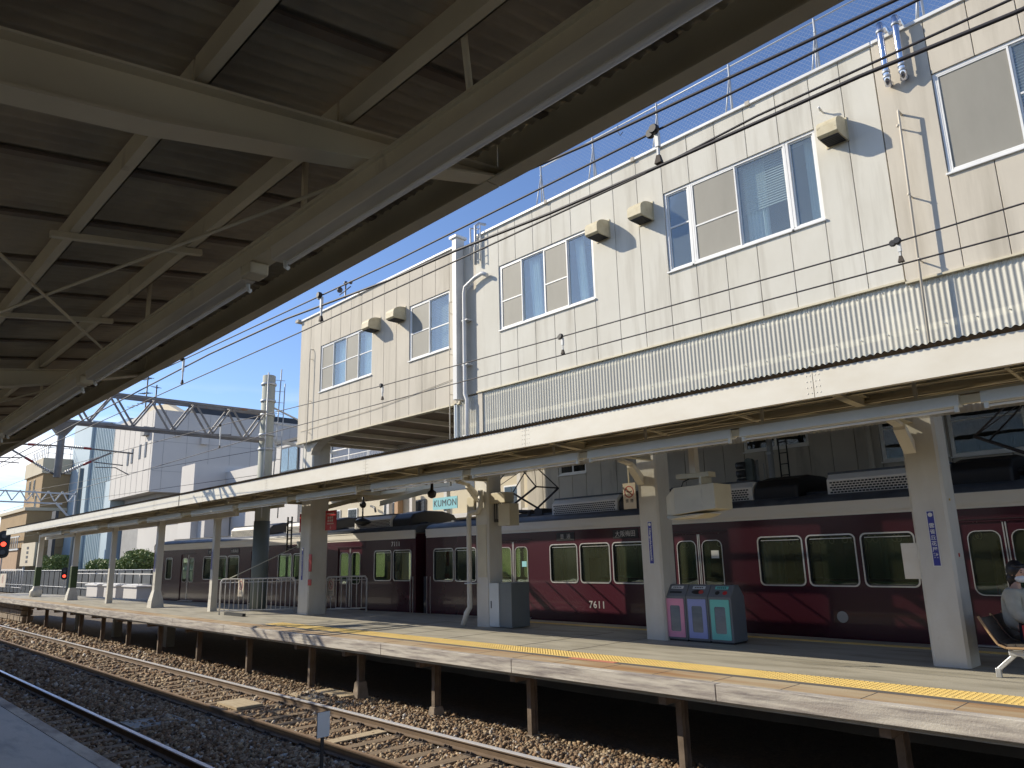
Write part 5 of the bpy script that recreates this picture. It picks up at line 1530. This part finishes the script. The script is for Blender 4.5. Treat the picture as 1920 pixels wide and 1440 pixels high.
# bench with a sitting person
BXc = -2.63
t = thing('platform_bench', 'dark slatted bench with tan ribs on a silver frame at the right border', 'bench', (BXc, 11.6, 0))
def seatprof(y0, y1, m_, off=0.0, th=.022):
    pr = [(-.36, .86), (-.335, .80), (-.24, .56), (-.165, .46), (-.10, .435), (.30, .445), (.34, .43)]
    return pr
for k in range(4):
    y0 = 10.72 + k * .52
    pr = [(-.30, .68), (-.22, .52), (-.15, .415), (-.08, .38), (.30, .39)]
    m_ = MB()
    for (xa, za), (xb, zb) in zip(pr[:-1], pr[1:]):
        n_ = max(1, int(math.hypot(xb - xa, zb - za) / .085))
        for i in range(n_):
            f0, f1 = i / n_ + .06 / n_, (i + 1) / n_ - .06 / n_
            p = (BXc + xa + (xb - xa) * f0, za + (zb - za) * f0); q = (BXc + xa + (xb - xa) * f1, za + (zb - za) * f1)
            m_.hexa([(p[0], y0 + .02, p[1]), (q[0], y0 + .02, q[1]), (q[0], y0 + .49, q[1]), (p[0], y0 + .49, p[1]), (p[0] - .012, y0 + .02, p[1] + .022), (q[0] - .004, y0 + .02, q[1] + .022), (q[0] - .004, y0 + .49, q[1] + .022), (p[0] - .012, y0 + .49, p[1] + .022)])
    m_.build('seat', 'bench_wood', t)
for k in range(5):
    y0 = 10.70 + k * .52
    pr = [(-.33, .72), (-.23, .52), (-.16, .40), (-.08, .365), (.33, .375)]
    m_ = MB()
    for (xa, za), (xb, zb) in zip(pr[:-1], pr[1:]): m_.bar((BXc + xa, y0, za), (BXc + xb, y0, zb), .026, .035, (0, 1, 0))
    m_.build('rib', 'bench_rib', t, bevel=.006)
    if k > 0 and k < 4:
        m_ = MB().tube([(BXc + .0, y0, .39), (BXc + .02, y0, .54), (BXc + .06, y0, .58), (BXc + .26, y0, .58)], .013, 6); m_.build('armrest', 'alu', t)
MB().box(BXc - .08, BXc + .08, 10.75, 12.75, .27, .34).build('beam', 'alu', t, bevel=.01)
for y0 in (10.86, 12.5):
    m_ = MB().bar((BXc, y0, .31), (BXc - .24, y0, .09), .05, .05).bar((BXc - .24, y0, .11), (BXc - .24, y0, .0), .06, .06).bar((BXc, y0, .31), (BXc + .24, y0, .09), .05, .05).bar((BXc + .24, y0, .11), (BXc + .24, y0, .0), .06, .06)
    m_.bar((BXc - .1, y0, .345), (BXc + .2, y0, .345), .06, .03); m_.build('leg', 'alu', t, bevel=.008)

def skin_mesh(name, m, joints, edges, parent=None, sub=2, root=0):
    me = bpy.data.meshes.new(name)
    me.from_pydata([j[0] for j in joints], edges, [])
    o = bpy.data.objects.new(name, me); COL.objects.link(o)
    o.modifiers.new('skin', 'SKIN')
    me.materials.append(MATS[m])
    lay = me.skin_vertices[0].data if len(me.skin_vertices) else None
    if lay is None:
        bpy.context.view_layer.objects.active = o
        bm = bmesh.new(); bm.from_mesh(me); bm.verts.layers.skin.verify(); bm.to_mesh(me); bm.free()
        lay = me.skin_vertices[0].data
    for i, j in enumerate(joints):
        r_ = j[1]
        lay[i].radius = (r_, r_) if not isinstance(r_, tuple) else r_
        lay[i].use_root = (i == root)
    s_ = o.modifiers.new('sub', 'SUBSURF'); s_.levels = s_.render_levels = sub
    for k_ in o.modifiers: k_.show_viewport = True
    dg = bpy.context.evaluated_depsgraph_get()
    me2 = bpy.data.meshes.new_from_object(o.evaluated_get(dg))
    o2 = bpy.data.objects.new(name, me2); COL.objects.link(o2)
    bpy.data.objects.remove(o); bpy.data.meshes.remove(me)
    for p in me2.polygons: p.use_smooth = True
    if not me2.materials: me2.materials.append(MATS[m])
    if parent is not None:
        o2.parent = parent; o2.matrix_parent_inverse = Matrix.Translation(-parent.location)
    return o2
PXx, PYy = -2.66, 11.32
per = thing('person', 'seated person in a cream jacket and white mask with black hair, on the bench', 'person', (PXx, PYy, 0))
def P(x, y, z): return (PXx + x, PYy + y, z - (.07 if z > .3 else 0))
hipZ = .56
# body under the clothes: one continuous figure (pelvis, spine, neck, legs, arms)
J = [(P(0, 0, hipZ), .13), (P(-.02, 0, .78), .125), (P(-.02, 0, .97), .13), (P(.0, 0, 1.08), .075), (P(.02, 0, 1.14), .05), (P(.03, 0, 1.19), .05),
     (P(.10, .10, hipZ - .02), .09), (P(.44, .11, hipZ + .0), .065), (P(.44, .11, .12), .042), (P(.44, .11, .08), .04), (P(.58, .12, .05), .035),
     (P(.10, -.10, hipZ - .02), .09), (P(.44, -.11, hipZ + .0), .065), (P(.44, -.11, .12), .042), (P(.44, -.11, .08), .04), (P(.58, -.12, .05), .035),
     (P(-.01, .17, 1.03), .06), (P(.02, .22, .78), .048), (P(.24, .12, .68), .036), (P(.32, .07, .68), .03),
     (P(-.01, -.17, 1.03), .06), (P(.02, -.22, .78), .048), (P(.24, -.12, .68), .036), (P(.32, -.07, .68), .03)]
Eg = [(0, 1), (1, 2), (2, 3), (3, 4), (4, 5), (0, 6), (6, 7), (7, 8), (8, 9), (9, 10), (0, 11), (11, 12), (12, 13), (13, 14), (14, 15), (2, 16), (16, 17), (17, 18), (18, 19), (2, 20), (20, 21), (21, 22), (22, 23)]
skin_mesh('body', 'skin', J, Eg, per)
Jc = [(P(0, 0, hipZ), .19), (P(-.02, 0, .80), .185), (P(-.02, 0, .99), .17), (P(.0, 0, 1.09), .10),
      (P(-.01, .18, 1.03), .10), (P(.02, .25, .78), .085), (P(.24, .14, .68), .065), (P(-.01, -.18, 1.03), .10), (P(.02, -.25, .78), .085), (P(.24, -.14, .68), .065)]
skin_mesh('jacket', 'jacket', Jc, [(0, 1), (1, 2), (2, 3), (2, 4), (4, 5), (5, 6), (2, 7), (7, 8), (8, 9)], per)
Jt = [(P(0, 0, hipZ - .01), .16), (P(.12, .10, hipZ - .02), .115), (P(.45, .11, hipZ - .0), .085), (P(.45, .11, .15), .065), (P(.12, -.10, hipZ - .02), .115), (P(.45, -.11, hipZ + .0), .085), (P(.45, -.11, .15), .065)]
skin_mesh('trousers', 'trousers', Jt, [(0, 1), (1, 2), (2, 3), (0, 4), (4, 5), (5, 6)], per)
for sg in (-1, 1):
    skin_mesh('shoe', 'shoe', [(P(.43, sg * .11, .06), .055), (P(.52, sg * .115, .05), .05), (P(.60, sg * .12, .04), .04)], [(0, 1), (1, 2)], per, 1)
    hd = [(P(.33, sg * .07, .68), .026), (P(.38, sg * .05, .68), .03)]
    ed = [(0, 1)]
    skin_mesh('hand', 'skin', hd, ed, per, 1)
    for f in range(4):
        dy = (-.024 + f * .016)
        skin_mesh('finger', 'skin', [(P(.39, sg * .05 + dy, .682), .0095), (P(.42, sg * .05 + dy, .675), .009), (P(.437, sg * .05 + dy, .655), .008)], [(0, 1), (1, 2)], per, 1)
    skin_mesh('thumb', 'skin', [(P(.36, sg * .05 - sg * .025, .69), .010), (P(.39, sg * .05 - sg * .042, .695), .009)], [(0, 1)], per, 1)
# head turned slightly towards the track
hc = Vector(P(.05, -.01, 1.29))
hm = MB().ball((0, 0, 0), .1, 24, (.95, .80, 1.2))
for i, (x, y, z) in enumerate(hm.v):
    if z < -.02: hm.v[i] = (x * (1 - .22 * (-z - .02) / .1) + .004, y * (1 - .35 * (-z - .02) / .1), z)
hm.ball((.098, 0, -.012), .017, 8, (1, .8, 1.4)).ball((0, .082, -.01), .025, 8, (.7, .3, 1.1)).ball((0, -.082, -.01), .025, 8, (.7, .3, 1.1))
Rh = Matrix.Translation(hc) @ Matrix.Rotation(R(-28), 4, 'Z') @ Matrix.Rotation(R(6), 4, 'Y')
hm.xf(Rh).build('head', 'skin', per)
m_ = MB().ball((.086, .033, .012), .012, 8, (.5, 1, .55)).ball((.086, -.033, .012), .012, 8, (.5, 1, .55)).xf(Rh); m_.build('eyes', 'hair', per)
m_ = MB().box(.088, .094, .018, .05, .034, .039).box(.088, .094, -.05, -.018, .034, .039).xf(Rh); m_.build('eyebrows', 'hair', per)
m_ = MB().ball((.045, 0, -.062), .068, 16, (.98, .98, .85)).xf(Rh); m_.build('face_mask', 'mask', per)
m_ = MB().ball((-.022, 0, .03), .112, 20, (.95, .92, 1.12)).ball((-.055, 0, -.07), .085, 14, (.8, 1.05, 1.2)).ball((.03, .03, .088), .062, 12, (1.1, 1.1, .5)).ball((.03, -.03, .088), .062, 12, (1.1, 1.1, .5)).xf(Rh)
m_.build('hair', 'hair', per)
solo(MB().box(-2.55, -2.30, 10.86, 11.06, .41, .62).tube([(-2.5, 10.96, .62), (-2.48, 10.96, .72), (-2.36, 10.96, .72), (-2.34, 10.96, .62)], .01, 6), 'handbag', 'bag_red', 'red bag on the bench beside the seated person', 'bag', bevel=.02)

# signals
def signal(name, lab, x, y, z, n_, s_, lit, post=None, col='black'):
    t = thing(name, lab, 'signal', (x, y, z))
    hd_ = n_ * .26 * s_
    MB().prism(rrect(x - .17 * s_, x + .17 * s_, z, z + hd_ + .1 * s_, .15 * s_), 'y', y - .03, y + .12).build('backboard', col, t)
    for k in range(n_):
        zc = z + .18 * s_ + k * .26 * s_
        m_ = MB().lathe([(.085 * s_, -.16 * s_), (.09 * s_, -.16 * s_), (.09 * s_, -.031), (.085 * s_, -.031)], (x, y, zc), 14, 'y'); m_.build('lamp_hood', col, t)
        MB().lathe([(.075 * s_, -.16 * s_ - .02), (.075 * s_, -.16 * s_ - .002)], (x, y, zc), 14, 'y').build('lens', 'red_light' if k == lit else 'dark_alu', t)
    if post: MB().tube([(x, y + .15, post), (x, y + .15, z + .3)], .04, 8).build('post', 'galv', t)
    return t
sg_ = signal('railway_signal', 'black railway signal showing red at the left border', -61.6, 10.5, 2.2, 3, 2.1, 1, -1.2)
sg_.rotation_euler.z = R(80)
sg_ = signal('repeater_signal', 'small signal with a red lamp hood before the far grey fence', -72.6, 17.0, .45, 2, 1.6, 0, -1.2)
sg_.rotation_euler.z = R(70)
t = thing('repeater_signal', 'grey signal seen from the side above the train roof, right of the monitor housing', 'signal', (-9.0, 16.6, -1))
m_ = MB().prism(rrect(-9.15, -8.95, 3.0, 3.75, .09), 'y', 16.6, 16.75); m_.build('backboard', 'pole_grey', t)
m_ = MB()
for k in range(3): m_.lathe([(.08, -.2), (.09, -.2), (.09, 0), (.08, 0)], (-9.12, 16.55, 3.18 + k * .2), 12, 'x')
m_.build('lamp_hood', 'dark_alu', t)
m_ = MB().tube([(-8.9, 16.75, -1.2), (-8.9, 16.75, 3.7)], .04, 6).tube([(-8.75, 16.8, 2.9), (-8.75, 16.8, 3.6)], .012, 5)
m_.build('post', 'galv', t)
solo(MB().tube([(-8.50, 16.7, -1.2), (-8.50, 16.7, 4.6)], .07, 12).box(-8.56, -8.44, 16.62, 16.78, 3.78, 3.84), 'pole', 'galv', 'grey round pole behind the train next to the black ladder', 'pole')
m_ = MB()
for s_ in (-.1, .1): m_.tube([(-8.15 + s_, 16.65, -1), (-8.15 + s_, 16.65, 4.15)], .017, 6)
for k in range(20): m_.tube([(-8.25, 16.65, -.9 + k * .26), (-8.05, 16.65, -.9 + k * .26)], .013, 5)
solo(m_, 'ladder', 'black', 'thin black ladder behind the train roof', 'ladder')
m_ = MB()
for s_ in (-.14, .14): m_.tube([(-23.2 + s_, 11.9, 1.9), (-23.2 + s_, 11.9, 3.0)], .03, 6)
for k in range(4): m_.tube([(-23.34, 11.9, 2.0 + k * .28), (-23.06, 11.9, 2.0 + k * .28)], .022, 5)
solo(m_, 'ladder', 'black', 'short black ladder hung beside the grey round mast', 'ladder')

# ================================================================ BACKGROUND
def bld(name, lab, loc): return thing(name, lab, 'building', loc)
# big white building
t = bld('white_building', 'large white windowless building with a shaded right side beyond the gantry', (-80, 32, -1.4))
ax = -75.4
m_ = MB().box(-88.0, ax, 24, 46, 8.3, 16.35)
m_.build('upper_block', 'bld_white', t)
MB().box(-86.6, ax - 1.5, 25.2, 46, -1.4, 8.28).build('lower_block', 'bld_grey', t)
MB().prism([(-87.9, 16.36), (-87.9, 18.9), (-81.5, 18.2), (-76.4, 16.36)], 'y', 27, 27.8).build('roof_screen', 'bld_cream', t)
MB().box(-84, ax - .8, 27.85, 45, 16.37, 17.1).build('roof_plant', 'bld_slate', t)
m_ = MB()
for x, z0_, z1_ in ((-82.6, 11.5, 12.9), (-81.3, 11.6, 13.1), (-79.0, 11.8, 13.25), (-77.3, 11.8, 13.3)): m_.box(x - .25, x + .25, 23.95, 24.02, z0_, z1_)
m_.build('slit_window', 'dark_alu', t)
m_ = MB()
for k in range(8): m_.box(-87.8 + k * 1.7, -87.77 + k * 1.7, 23.985, 24.0, 8.4, 16.3)
for k in range(9): m_.box(ax, ax + .012, 25 + k * 2.2, 25.03 + k * 2.2, 8.4, 16.3)
for z in (10.3, 13.2): m_.box(ax, ax + .012, 24.1, 46, z, z + .03)
m_.build('panel_joint', 'bld_grey', t)
m_ = MB().prism([(-77.6, 13.9), (-77.6, 14.5), (-77.3, 14.8), (-76.9, 14.8), (-76.6, 14.5), (-76.6, 13.9)], 'y', 23.5, 24); m_.build('vent_hood', 'bld_grey', t)
m_ = MB().box(ax, ax + .4, 28.5, 29.2, 13.2, 13.9).box(ax, ax + .3, 26, 26.5, 13.8, 14.2); m_.build('vent_hood', 'bld_white', t)
t = bld('annex_block', 'lower pale block standing in front of the shaded white building', (-60, 26, -1.4))
MB().box(-61.6, -58.9, 22, 34, 1.6, 9.15).box(-58.9, -40, 24.5, 34, 2, 8.6).build('block', 'bld_white', t)
MB().box(-62, -40, 24.6, 33, -1.4, 2).build('base', 'bld_grey', t)
t = bld('pale_hall', 'low pale hall seen under the far canopy behind the train end', (-62, 24, -1.4))
MB().box(-72.7, -57.5, 22.5, 24.4, 1.0, 4.9).build('wall', 'bld_white', t)
MB().box(-72.6, -57.6, 22.6, 24.4, -1.4, 1.0).build('plinth', 'bld_grey', t)
MB().box(-72.9, -57.3, 22.3, 24.4, 4.9, 5.2).build('roof_edge', 'bld_grey', t)
# light blue tower with louvres
t = bld('blue_tower', 'pale blue tower with a recessed strip of blue vertical louvres', (-96, 26, -1.4))
MB().prism([(-105, -1.4), (-105, 19.4), (-97.2, 18.4), (-97.2, -1.4)], 'y', 24, 34).build('tower_wall', 'bld_blue', t)
MB().box(-97.1, -88.6, 25.4, 34, -1.4, 17.6).build('recess_wall', 'louvre', t)
m_ = MB()
for i in range(13):
    x = -96.9 + i * .66
    m_.box(x, x + .16, 24.3, 25.3, 1.2, 17.9 - .12 * i)
m_.build('louvre_fins', 'bld_blue', t)
m_ = MB()
for z in (6.5, 12.4, 15.5): m_.box(-97.1, -88.6, 24.9, 25.35, z, z + .25)
m_.build('louvre_rail', 'louvre', t)
MB().box(-90.3, -88.05, 24.2, 25.6, -1.4, 10.5).build('corner_wall', 'bld_blue', t)
m_ = MB().box(-94.3, -92.7, 20.2, 20.5, 5.3, 7.4).box(-94.5, -92.9, 20.2, 20.5, 2.4, 4.8); 
solo(m_, 'dark_screen', 'bld_slate', 'two small dark panels in front of the pale blue tower', 'panel')
# tan building
t = bld('tan_building', 'tan brown stepped building at the left with a rooftop railing', (-103, 24, -1.4))
MB().box(-113.6, -104.6, 21, 23.9, 8.3, 12.6).build('upper_wall', 'bld_tan', t)
MB().box(-113.9, -104.4, 20.8, 23.95, 12.62, 14.5).build('parapet', 'bld_cream', t)
MB().box(-120, -104.6, 19.8, 23.95, 3.8, 8.1).build('mid_wall', 'bld_tan', t)
MB().box(-120.5, -104.4, 19.5, 23.95, 8.12, 8.5).build('roof_slab', 'bld_cream', t)
MB().box(-120.5, -105, 19.4, 20.1, 1.2, 3.6).box(-120, -104.6, 20.0, 23.9, -1.4, 1.2).build('lower_wall', 'bld_brick', t)
MB().box(-119.9, -104.7, 20.2, 23.9, 1.2, 3.79).build('dark_floor', 'bld_tan', t)
m_ = MB()
for i in range(10):
    m_.tube([(-112.5 + i * .88, 21.2, 14.5), (-112.5 + i * .88, 21.2, 15.8)], .04, 4)
for i in range(4): m_.tube([(-104.6, 21.3 + i * .8, 14.5), (-104.6, 21.3 + i * .8, 15.8)], .04, 4)
m_.tube([(-112.5, 21.2, 15.8), (-104.6, 21.2, 15.8), (-104.6, 23.9, 15.8)], .05, 5).tube([(-112.5, 21.2, 15.15), (-104.6, 21.2, 15.15), (-104.6, 23.9, 15.15)], .04, 5)
m_.build('railing', 'galv', t)
for k, (x, z0_, z1_, w_) in enumerate(((-111, 10.4, 12.2, .7), (-108.6, 9.9, 12.2, .7), (-107, 8.5, 10.2, .8))):
    y = 20.94 if x < -104.6 else 21.74
    f = MB().box(x - w_ / 2, x + w_ / 2, y, y + .05, z0_, z1_).build('window', 'bld_cream', t)
    MB().box(x - w_ / 2 + .08, x + w_ / 2 - .08, y - .02, y - .001, z0_ + .1, z1_ - .1).build('pane', 'glass_dark', f)
m_ = MB()
for i in range(14): m_.tube([(-119.5 + i * 1.1, 19.3, 3.65), (-119.5 + i * 1.1, 19.3, 5.1)], .06, 4)
m_.box(-120, -104.5, 19.25, 19.35, 5.0, 5.15).box(-120, -104.5, 19.25, 19.35, 3.5, 3.7)
m_.build('balcony', 'truss_light', t)
t = thing('billboard', 'cream signboard on a post beside the tan building', 'sign', (-100, 19.4, -1))
MB().box(-103.2, -96.5, 19.4, 19.6, 1.65, 4.2).build('board', 'bld_cream', t)
MB().box(-102.6, -102.3, 19.61, 19.8, -1.3, 3).build('post', 'galv', t)
m_ = MB()
for k in range(4): m_.box(-100.3, -99.4, 19.37, 19.395, 2.0 + k * .5, 2.28 + k * .5)
m_.build('lettering', 'bld_slate', t)
t = bld('glass_building', 'distant building with a dark blue roof line and pale glass', (-150, 30, -1.4))
MB().box(-190, -128, 36, 50, -1.4, 17).build('glass_front', 'bld_blue', t)
MB().box(-191, -127, 35.6, 50, 17, 18).build('roof', 'bld_slate', t)
m_ = MB()
for k in range(10): m_.box(-188 + k * 6.4, -187.2 + k * 6.4, 35.7, 35.99, -1, 17)
m_.build('mullion', 'bld_slate', t)
t = bld('far_house', 'ochre house with a low tiled roof behind the small gantry', (-128, 24, -1.4))
MB().box(-136, -118, 23, 32, -1.4, 9.2).build('wall', 'bld_cream', t)
MB().prism([(22.2, 9.2), (27, 11.4), (33, 9.2)], 'x', -137, -117).build('roof', 'bld_slate', t)
t = thing('roof_antenna', 'thin television antennas on the roof behind the gantry', 'antenna', (-97, 30, 16))
m_ = MB().tube([(-98.2, 30, 14), (-98.2, 30, 25.1)], .09, 5).tube([(-94.6, 30, 14), (-94.6, 30, 23.1)], .09, 5)
for (x, z, l) in ((-98.2, 24.6, 2.2), (-98.2, 22.7, 2.0), (-99, 21.6, 5.4), (-94.6, 22.8, 1)):
    m_.tube([(x - l, 30.0, z + .25), (x + l * .6, 30.0, z - .2)], .05, 4)
    for k in range(5): m_.tube([(x - l + k * l * .38, 29.6, z + .25 - .1 * k), (x - l + k * l * .38, 30.4, z + .25 - .1 * k)], .035, 4)
m_.build('antenna', 'dark_alu', t)

# apartment block behind the train, with the banner
AY = 19.0
t = bld('apartment_block', 'cream low building with balcony windows behind the train roof', (-27, 22, -1.4))
MB().box(-35.6, -18.0, AY, 27, -1.4, 5.0).build('wall', 'bld_cream', t)
MB().box(-36, -18, AY - .9, AY - .01, 3.0, 3.16).build('balcony_slab', 'bld_white', t)
MB().box(-34.5, -18.0, AY - .5, 27.0, 5.02, 5.2).build('roof_slab', 'bld_white', t)
MB().box(-30.2, -18, AY + 1.5, 27.0, 5.2, 6.0).build('upper_wall', 'bld_white', t)
for x0_, x1_, z0_, z1_, kind in ((-25.9, -25.1, 2.95, 3.95, 'd'), (-28.2, -27.3, 3.35, 4.0, 'w'), (-24.5, -23.0, 1.9, 3.2, 'w'), (-22.2, -21.4, 3.0, 4.1, 'd'), (-33.5, -31.9, 2.9, 3.9, 'w'), (-31.2, -30.4, 2.9, 3.9, 'w'), (-20.3, -19.4, 3.2, 4.1, 'w')):
    f = MB().box(x0_, x1_, AY - .05, AY - .002, z0_, z1_).build('window', 'white_alu' if kind == 'w' else 'dark_alu', t)
    MB().box(x0_ + .06, (x0_ + x1_) / 2 - .02, AY - .07, AY - .051, z0_ + .06, z1_ - .06).box((x0_ + x1_) / 2 + .02, x1_ - .06, AY - .07, AY - .051, z0_ + .06, z1_ - .06).build('pane', 'glass_dark', f)
for x in (-34.6, -26.6, -24.95, -22.7, -18.6): MB().box(x - .09, x + .09, AY - .92, AY - .74, -1.4, 4.95).build('pilaster', 'bld_white', t)
m_ = MB().box(-27.0, -26.75, AY - .3, AY - .03, -1.4, 4.5); m_.build('brick_pier', 'bld_brick', t)
MB().tube([(-29, AY - .2, 3.9), (-28.6, AY - .25, 3.8), (-28.45, AY - .3, 3.6)], .05, 6).build('bracket', 'dark_alu', t)
t = thing('shop_banner', 'light blue banner with dark lettering hung on the cream building', 'banner', (-23.9, AY - .96, 3.4))
MB().box(-23.40, -21.90, AY - .98, AY - .95, 3.36, 3.82).build('cloth', 'banner', t)
text_mb('KUMON', .36, face_neg_y(-22.64, AY - .985, 3.59), .003, spacing=1.1).build('lettering', 'ink_dark', t)
solo(MB().box(-26.3, -22.9, 17.0, 17.4, 2.72, 2.86), 'fence_top', 'yellow', 'narrow yellow band behind the gap between the two railway cars', 'band')
# rooftop railing seen below the raised block
t = thing('balcony_railing', 'white balcony railing seen under the raised beige block', 'railing', (-31, 19.5, 5.2))
m_ = MB().tube([(-33.0, AY, 6.85), (-24, AY, 6.85)], .035, 6).tube([(-33.0, AY, 6.5), (-24, AY, 6.5)], .02, 6)
for i in range(70): m_.tube([(-33 + i * .13, AY, 5.2), (-33 + i * .13, AY, 6.5)], .013, 4)
for i in range(6): m_.box(-33.03 + i * 1.7, -32.97 + i * 1.7, AY - .03, AY + .03, 5.2, 6.85)
m_.build('rails', 'fence_white', t)
t = bld('grey_annex', 'small grey building with dark framed windows left of the raised block', (-36, 20, -1.4))
MB().box(-39.6, -33.3, AY + .3, 26, -1.4, 8.0).build('wall', 'bld_white', t)
MB().box(-39.7, -33.2, AY + .2, 26, 8.0, 8.15).build('roof_edge', 'bld_slate', t)
m_ = MB()
for k in range(20): m_.box(-36.1 + k * .14, -36.02 + k * .14, AY + .22, AY + .29, 5.0, 7.9)
m_.box(-36.15, -33.4, AY + .2, AY + .28, 7.8, 7.95); m_.box(-36.2, -36.1, AY + .15, AY + .28, 4, 8)
m_.build('slatted_screen', 'box_grey', t)
f = MB().box(-38.9, -36.9, AY + .22, AY + .29, 6.3, 7.75).build('window', 'dark_alu', t)
MB().box(-38.8, -38.0, AY + .2, AY + .219, 6.4, 7.65).box(-37.9, -37.0, AY + .2, AY + .219, 6.4, 7.65).build('pane', 'glass_sky', f)

# grey panel fence far side, in sections
t = thing('panel_fence', 'long grey panel fence along the far side of the tracks', 'fence', (-60, 19.5, -1.4))
x = -125.0; k = 0
m_ = MB(); p_ = MB()
while x < -18.5:
    m_.box(x + .02, x + 1.98, 19.46, 19.5, -1.3, 1.12)
    for q in range(9): m_.box(x + .12 + q * .2, x + .16 + q * .2, 19.44, 19.46, -1.3, 1.12)
    p_.box(x - .04, x + .04, 19.4, 19.54, -1.4, 1.16)
    x += 2.0
m_.build('panels', 'fence_grey', t); p_.build('fence_post', 'black', t)
MB().tube([(-125, 19.38, 1.15), (-18, 19.38, 1.15)], .03, 5).tube([(-125, 19.36, -.4), (-18, 19.36, -.4)], .025, 5).build('rail_bar', 'galv', t)
g = 'white equipment boxes by the grey fence'
for x, lb in ((-66.8, 'left white equipment box with a rounded lid by the grey fence'), (-62.2, 'middle white equipment box, half behind another by the grey fence'), (-57.6, 'right white equipment box, largest of the row by the grey fence')):
    t = thing('equipment_box', lb, 'box', (x, 18, -1.4), group=g)
    MB().box(x - 1.3, x + 1.6, 17.6, 18.7, -1.4, .02).build('box_body', 'bld_white', t, bevel=.04)
    MB().prism([(17.5, .02), (17.5, .1), (17.9, .2), (18.4, .2), (18.8, .1), (18.8, .02)], 'x', x - 1.45, x + 1.75).build('lid', 'fence_white', t)
rail_fence('guard_rail', 'low white guard rail beyond the platform behind the slim posts', ((-64, 15.8), (-44, 15.0)), 1.0, 5, False, .35, 'distant guard rails')
rail_fence('platform_gate', 'white barred gate with a no-entry sign at the far left end of the platform', ((-78, 12.8), (-64.5, 12.4)), 1.4, 14, True, .1, 'distant guard rails')
t = thing('no_entry_sign', 'small pale no-entry sign on the gate at the far left', 'sign', (-69, 12.2, .2), group='no-entry signs on the white fences')
MB().box(-71.5, -69.0, 12.2, 12.24, .1, 1.1).build('board', 'sign_cream', t)
prohibit(t, -70.2, 12.2, .7, .3, 'man')

# clipped bushes
def bush(lab, x, y, z0, rx, ry, rz_, n_, ls, square=False):
    n_ = int(n_ * 2.4); ls *= .6
    rg = random.Random(int(abs(x) * 13))
    t = thing('bush', lab, 'bush', (x, y, -1.4), group='clipped bushes above the grey fence')
    MB().tube([(x, y, -1.4), (x, y, z0 + rz_)], .12, 6).build('trunk', 'bark', t)
    m_ = MB()
    for _ in range(n_):
        while True:
            a, b, c = rg.uniform(-1, 1), rg.uniform(-1, 1), rg.uniform(-1, 1)
            q = (a ** 6 + b ** 6 + c ** 6) if square else (a * a + b * b + c * c) + .25 * math.sin(a * 7) * math.sin(c * 6 + b * 5)
            if .45 < q < 1: break
        p = Vector((x + a * rx, y + b * ry, z0 + rz_ + c * rz_))
        d1 = Vector((rg.gauss(0, 1), rg.gauss(0, 1), rg.gauss(0, 1))).normalized(); d2 = d1.cross(Vector((rg.gauss(0, 1), rg.gauss(0, 1), rg.gauss(0, 1)))).normalized()
        if rg.random() < .06: p += (p - Vector((x, y, z0 + rz_))) * rg.uniform(.05, .22)
        s_ = ls * rg.uniform(.6, 1.5)
        m_.add([p - d1 * s_, p + d2 * s_ * .6, p + d1 * s_, p - d2 * s_ * .6], [(0, 1, 2, 3)])
    o = m_.build('foliage', 'leaf', t)
bush('broad square hedge behind the leftmost slim posts', -95.2, 21.2, .7, 3.9, 1.2, .98, 2600, .16, True)
bush('round clipped bush, left of the row behind the grey fence', -77.7, 21, .7, 1.75, 1.1, .70, 1500, .13)
bush('round clipped bush, second of the row, partly behind a slim post', -74.1, 21, .8, 1.5, 1.0, .63, 1200, .13)
bush('small round bush between a slim post and the tall tree', -70.9, 21, .8, 1.45, 1.0, .56, 1000, .12)
bush('taller shaggy bush with a ragged top beside the pale hall', -67.0, 21, .8, 2.1, 1.3, .98, 2000, .14)

# ================================================================ BEHIND THE VIEWER
mb = MB(); vs = []; nx_ = 60
for i in range(nx_ + 1):
    x = -190 + i * 4.0
    for y, z in ((-9.5, -1.42), (-10.5, .6), (-14, 2.4), (-20, 4.8), (-26, 5.6), (-60, 6)):
        vs.append((x, y + random.uniform(-.4, .4), z + (random.uniform(-.5, .5) if z > 0 else 0)))
mb.add(vs, [(i * 6 + j, i * 6 + j + 1, (i + 1) * 6 + j + 1, (i + 1) * 6 + j) for i in range(nx_) for j in range(5)], True)
struct(mb, 'unseen_backdrop', 'backdrop_green')  # unseen slope, added so the train sides reflect something dark
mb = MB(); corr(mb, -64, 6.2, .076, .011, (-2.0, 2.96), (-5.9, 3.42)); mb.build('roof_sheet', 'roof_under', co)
mb = MB(); corr(mb, -64, 6.2, .076, .011, (-2.0, 2.98), (-5.9, 3.44)); mb.build('roof_cover', 'roof_dark', co)
MB().box(-64, 6.2, -5.92, -5.9, 3.2, 3.5).build('rear_fascia', 'cream', co)
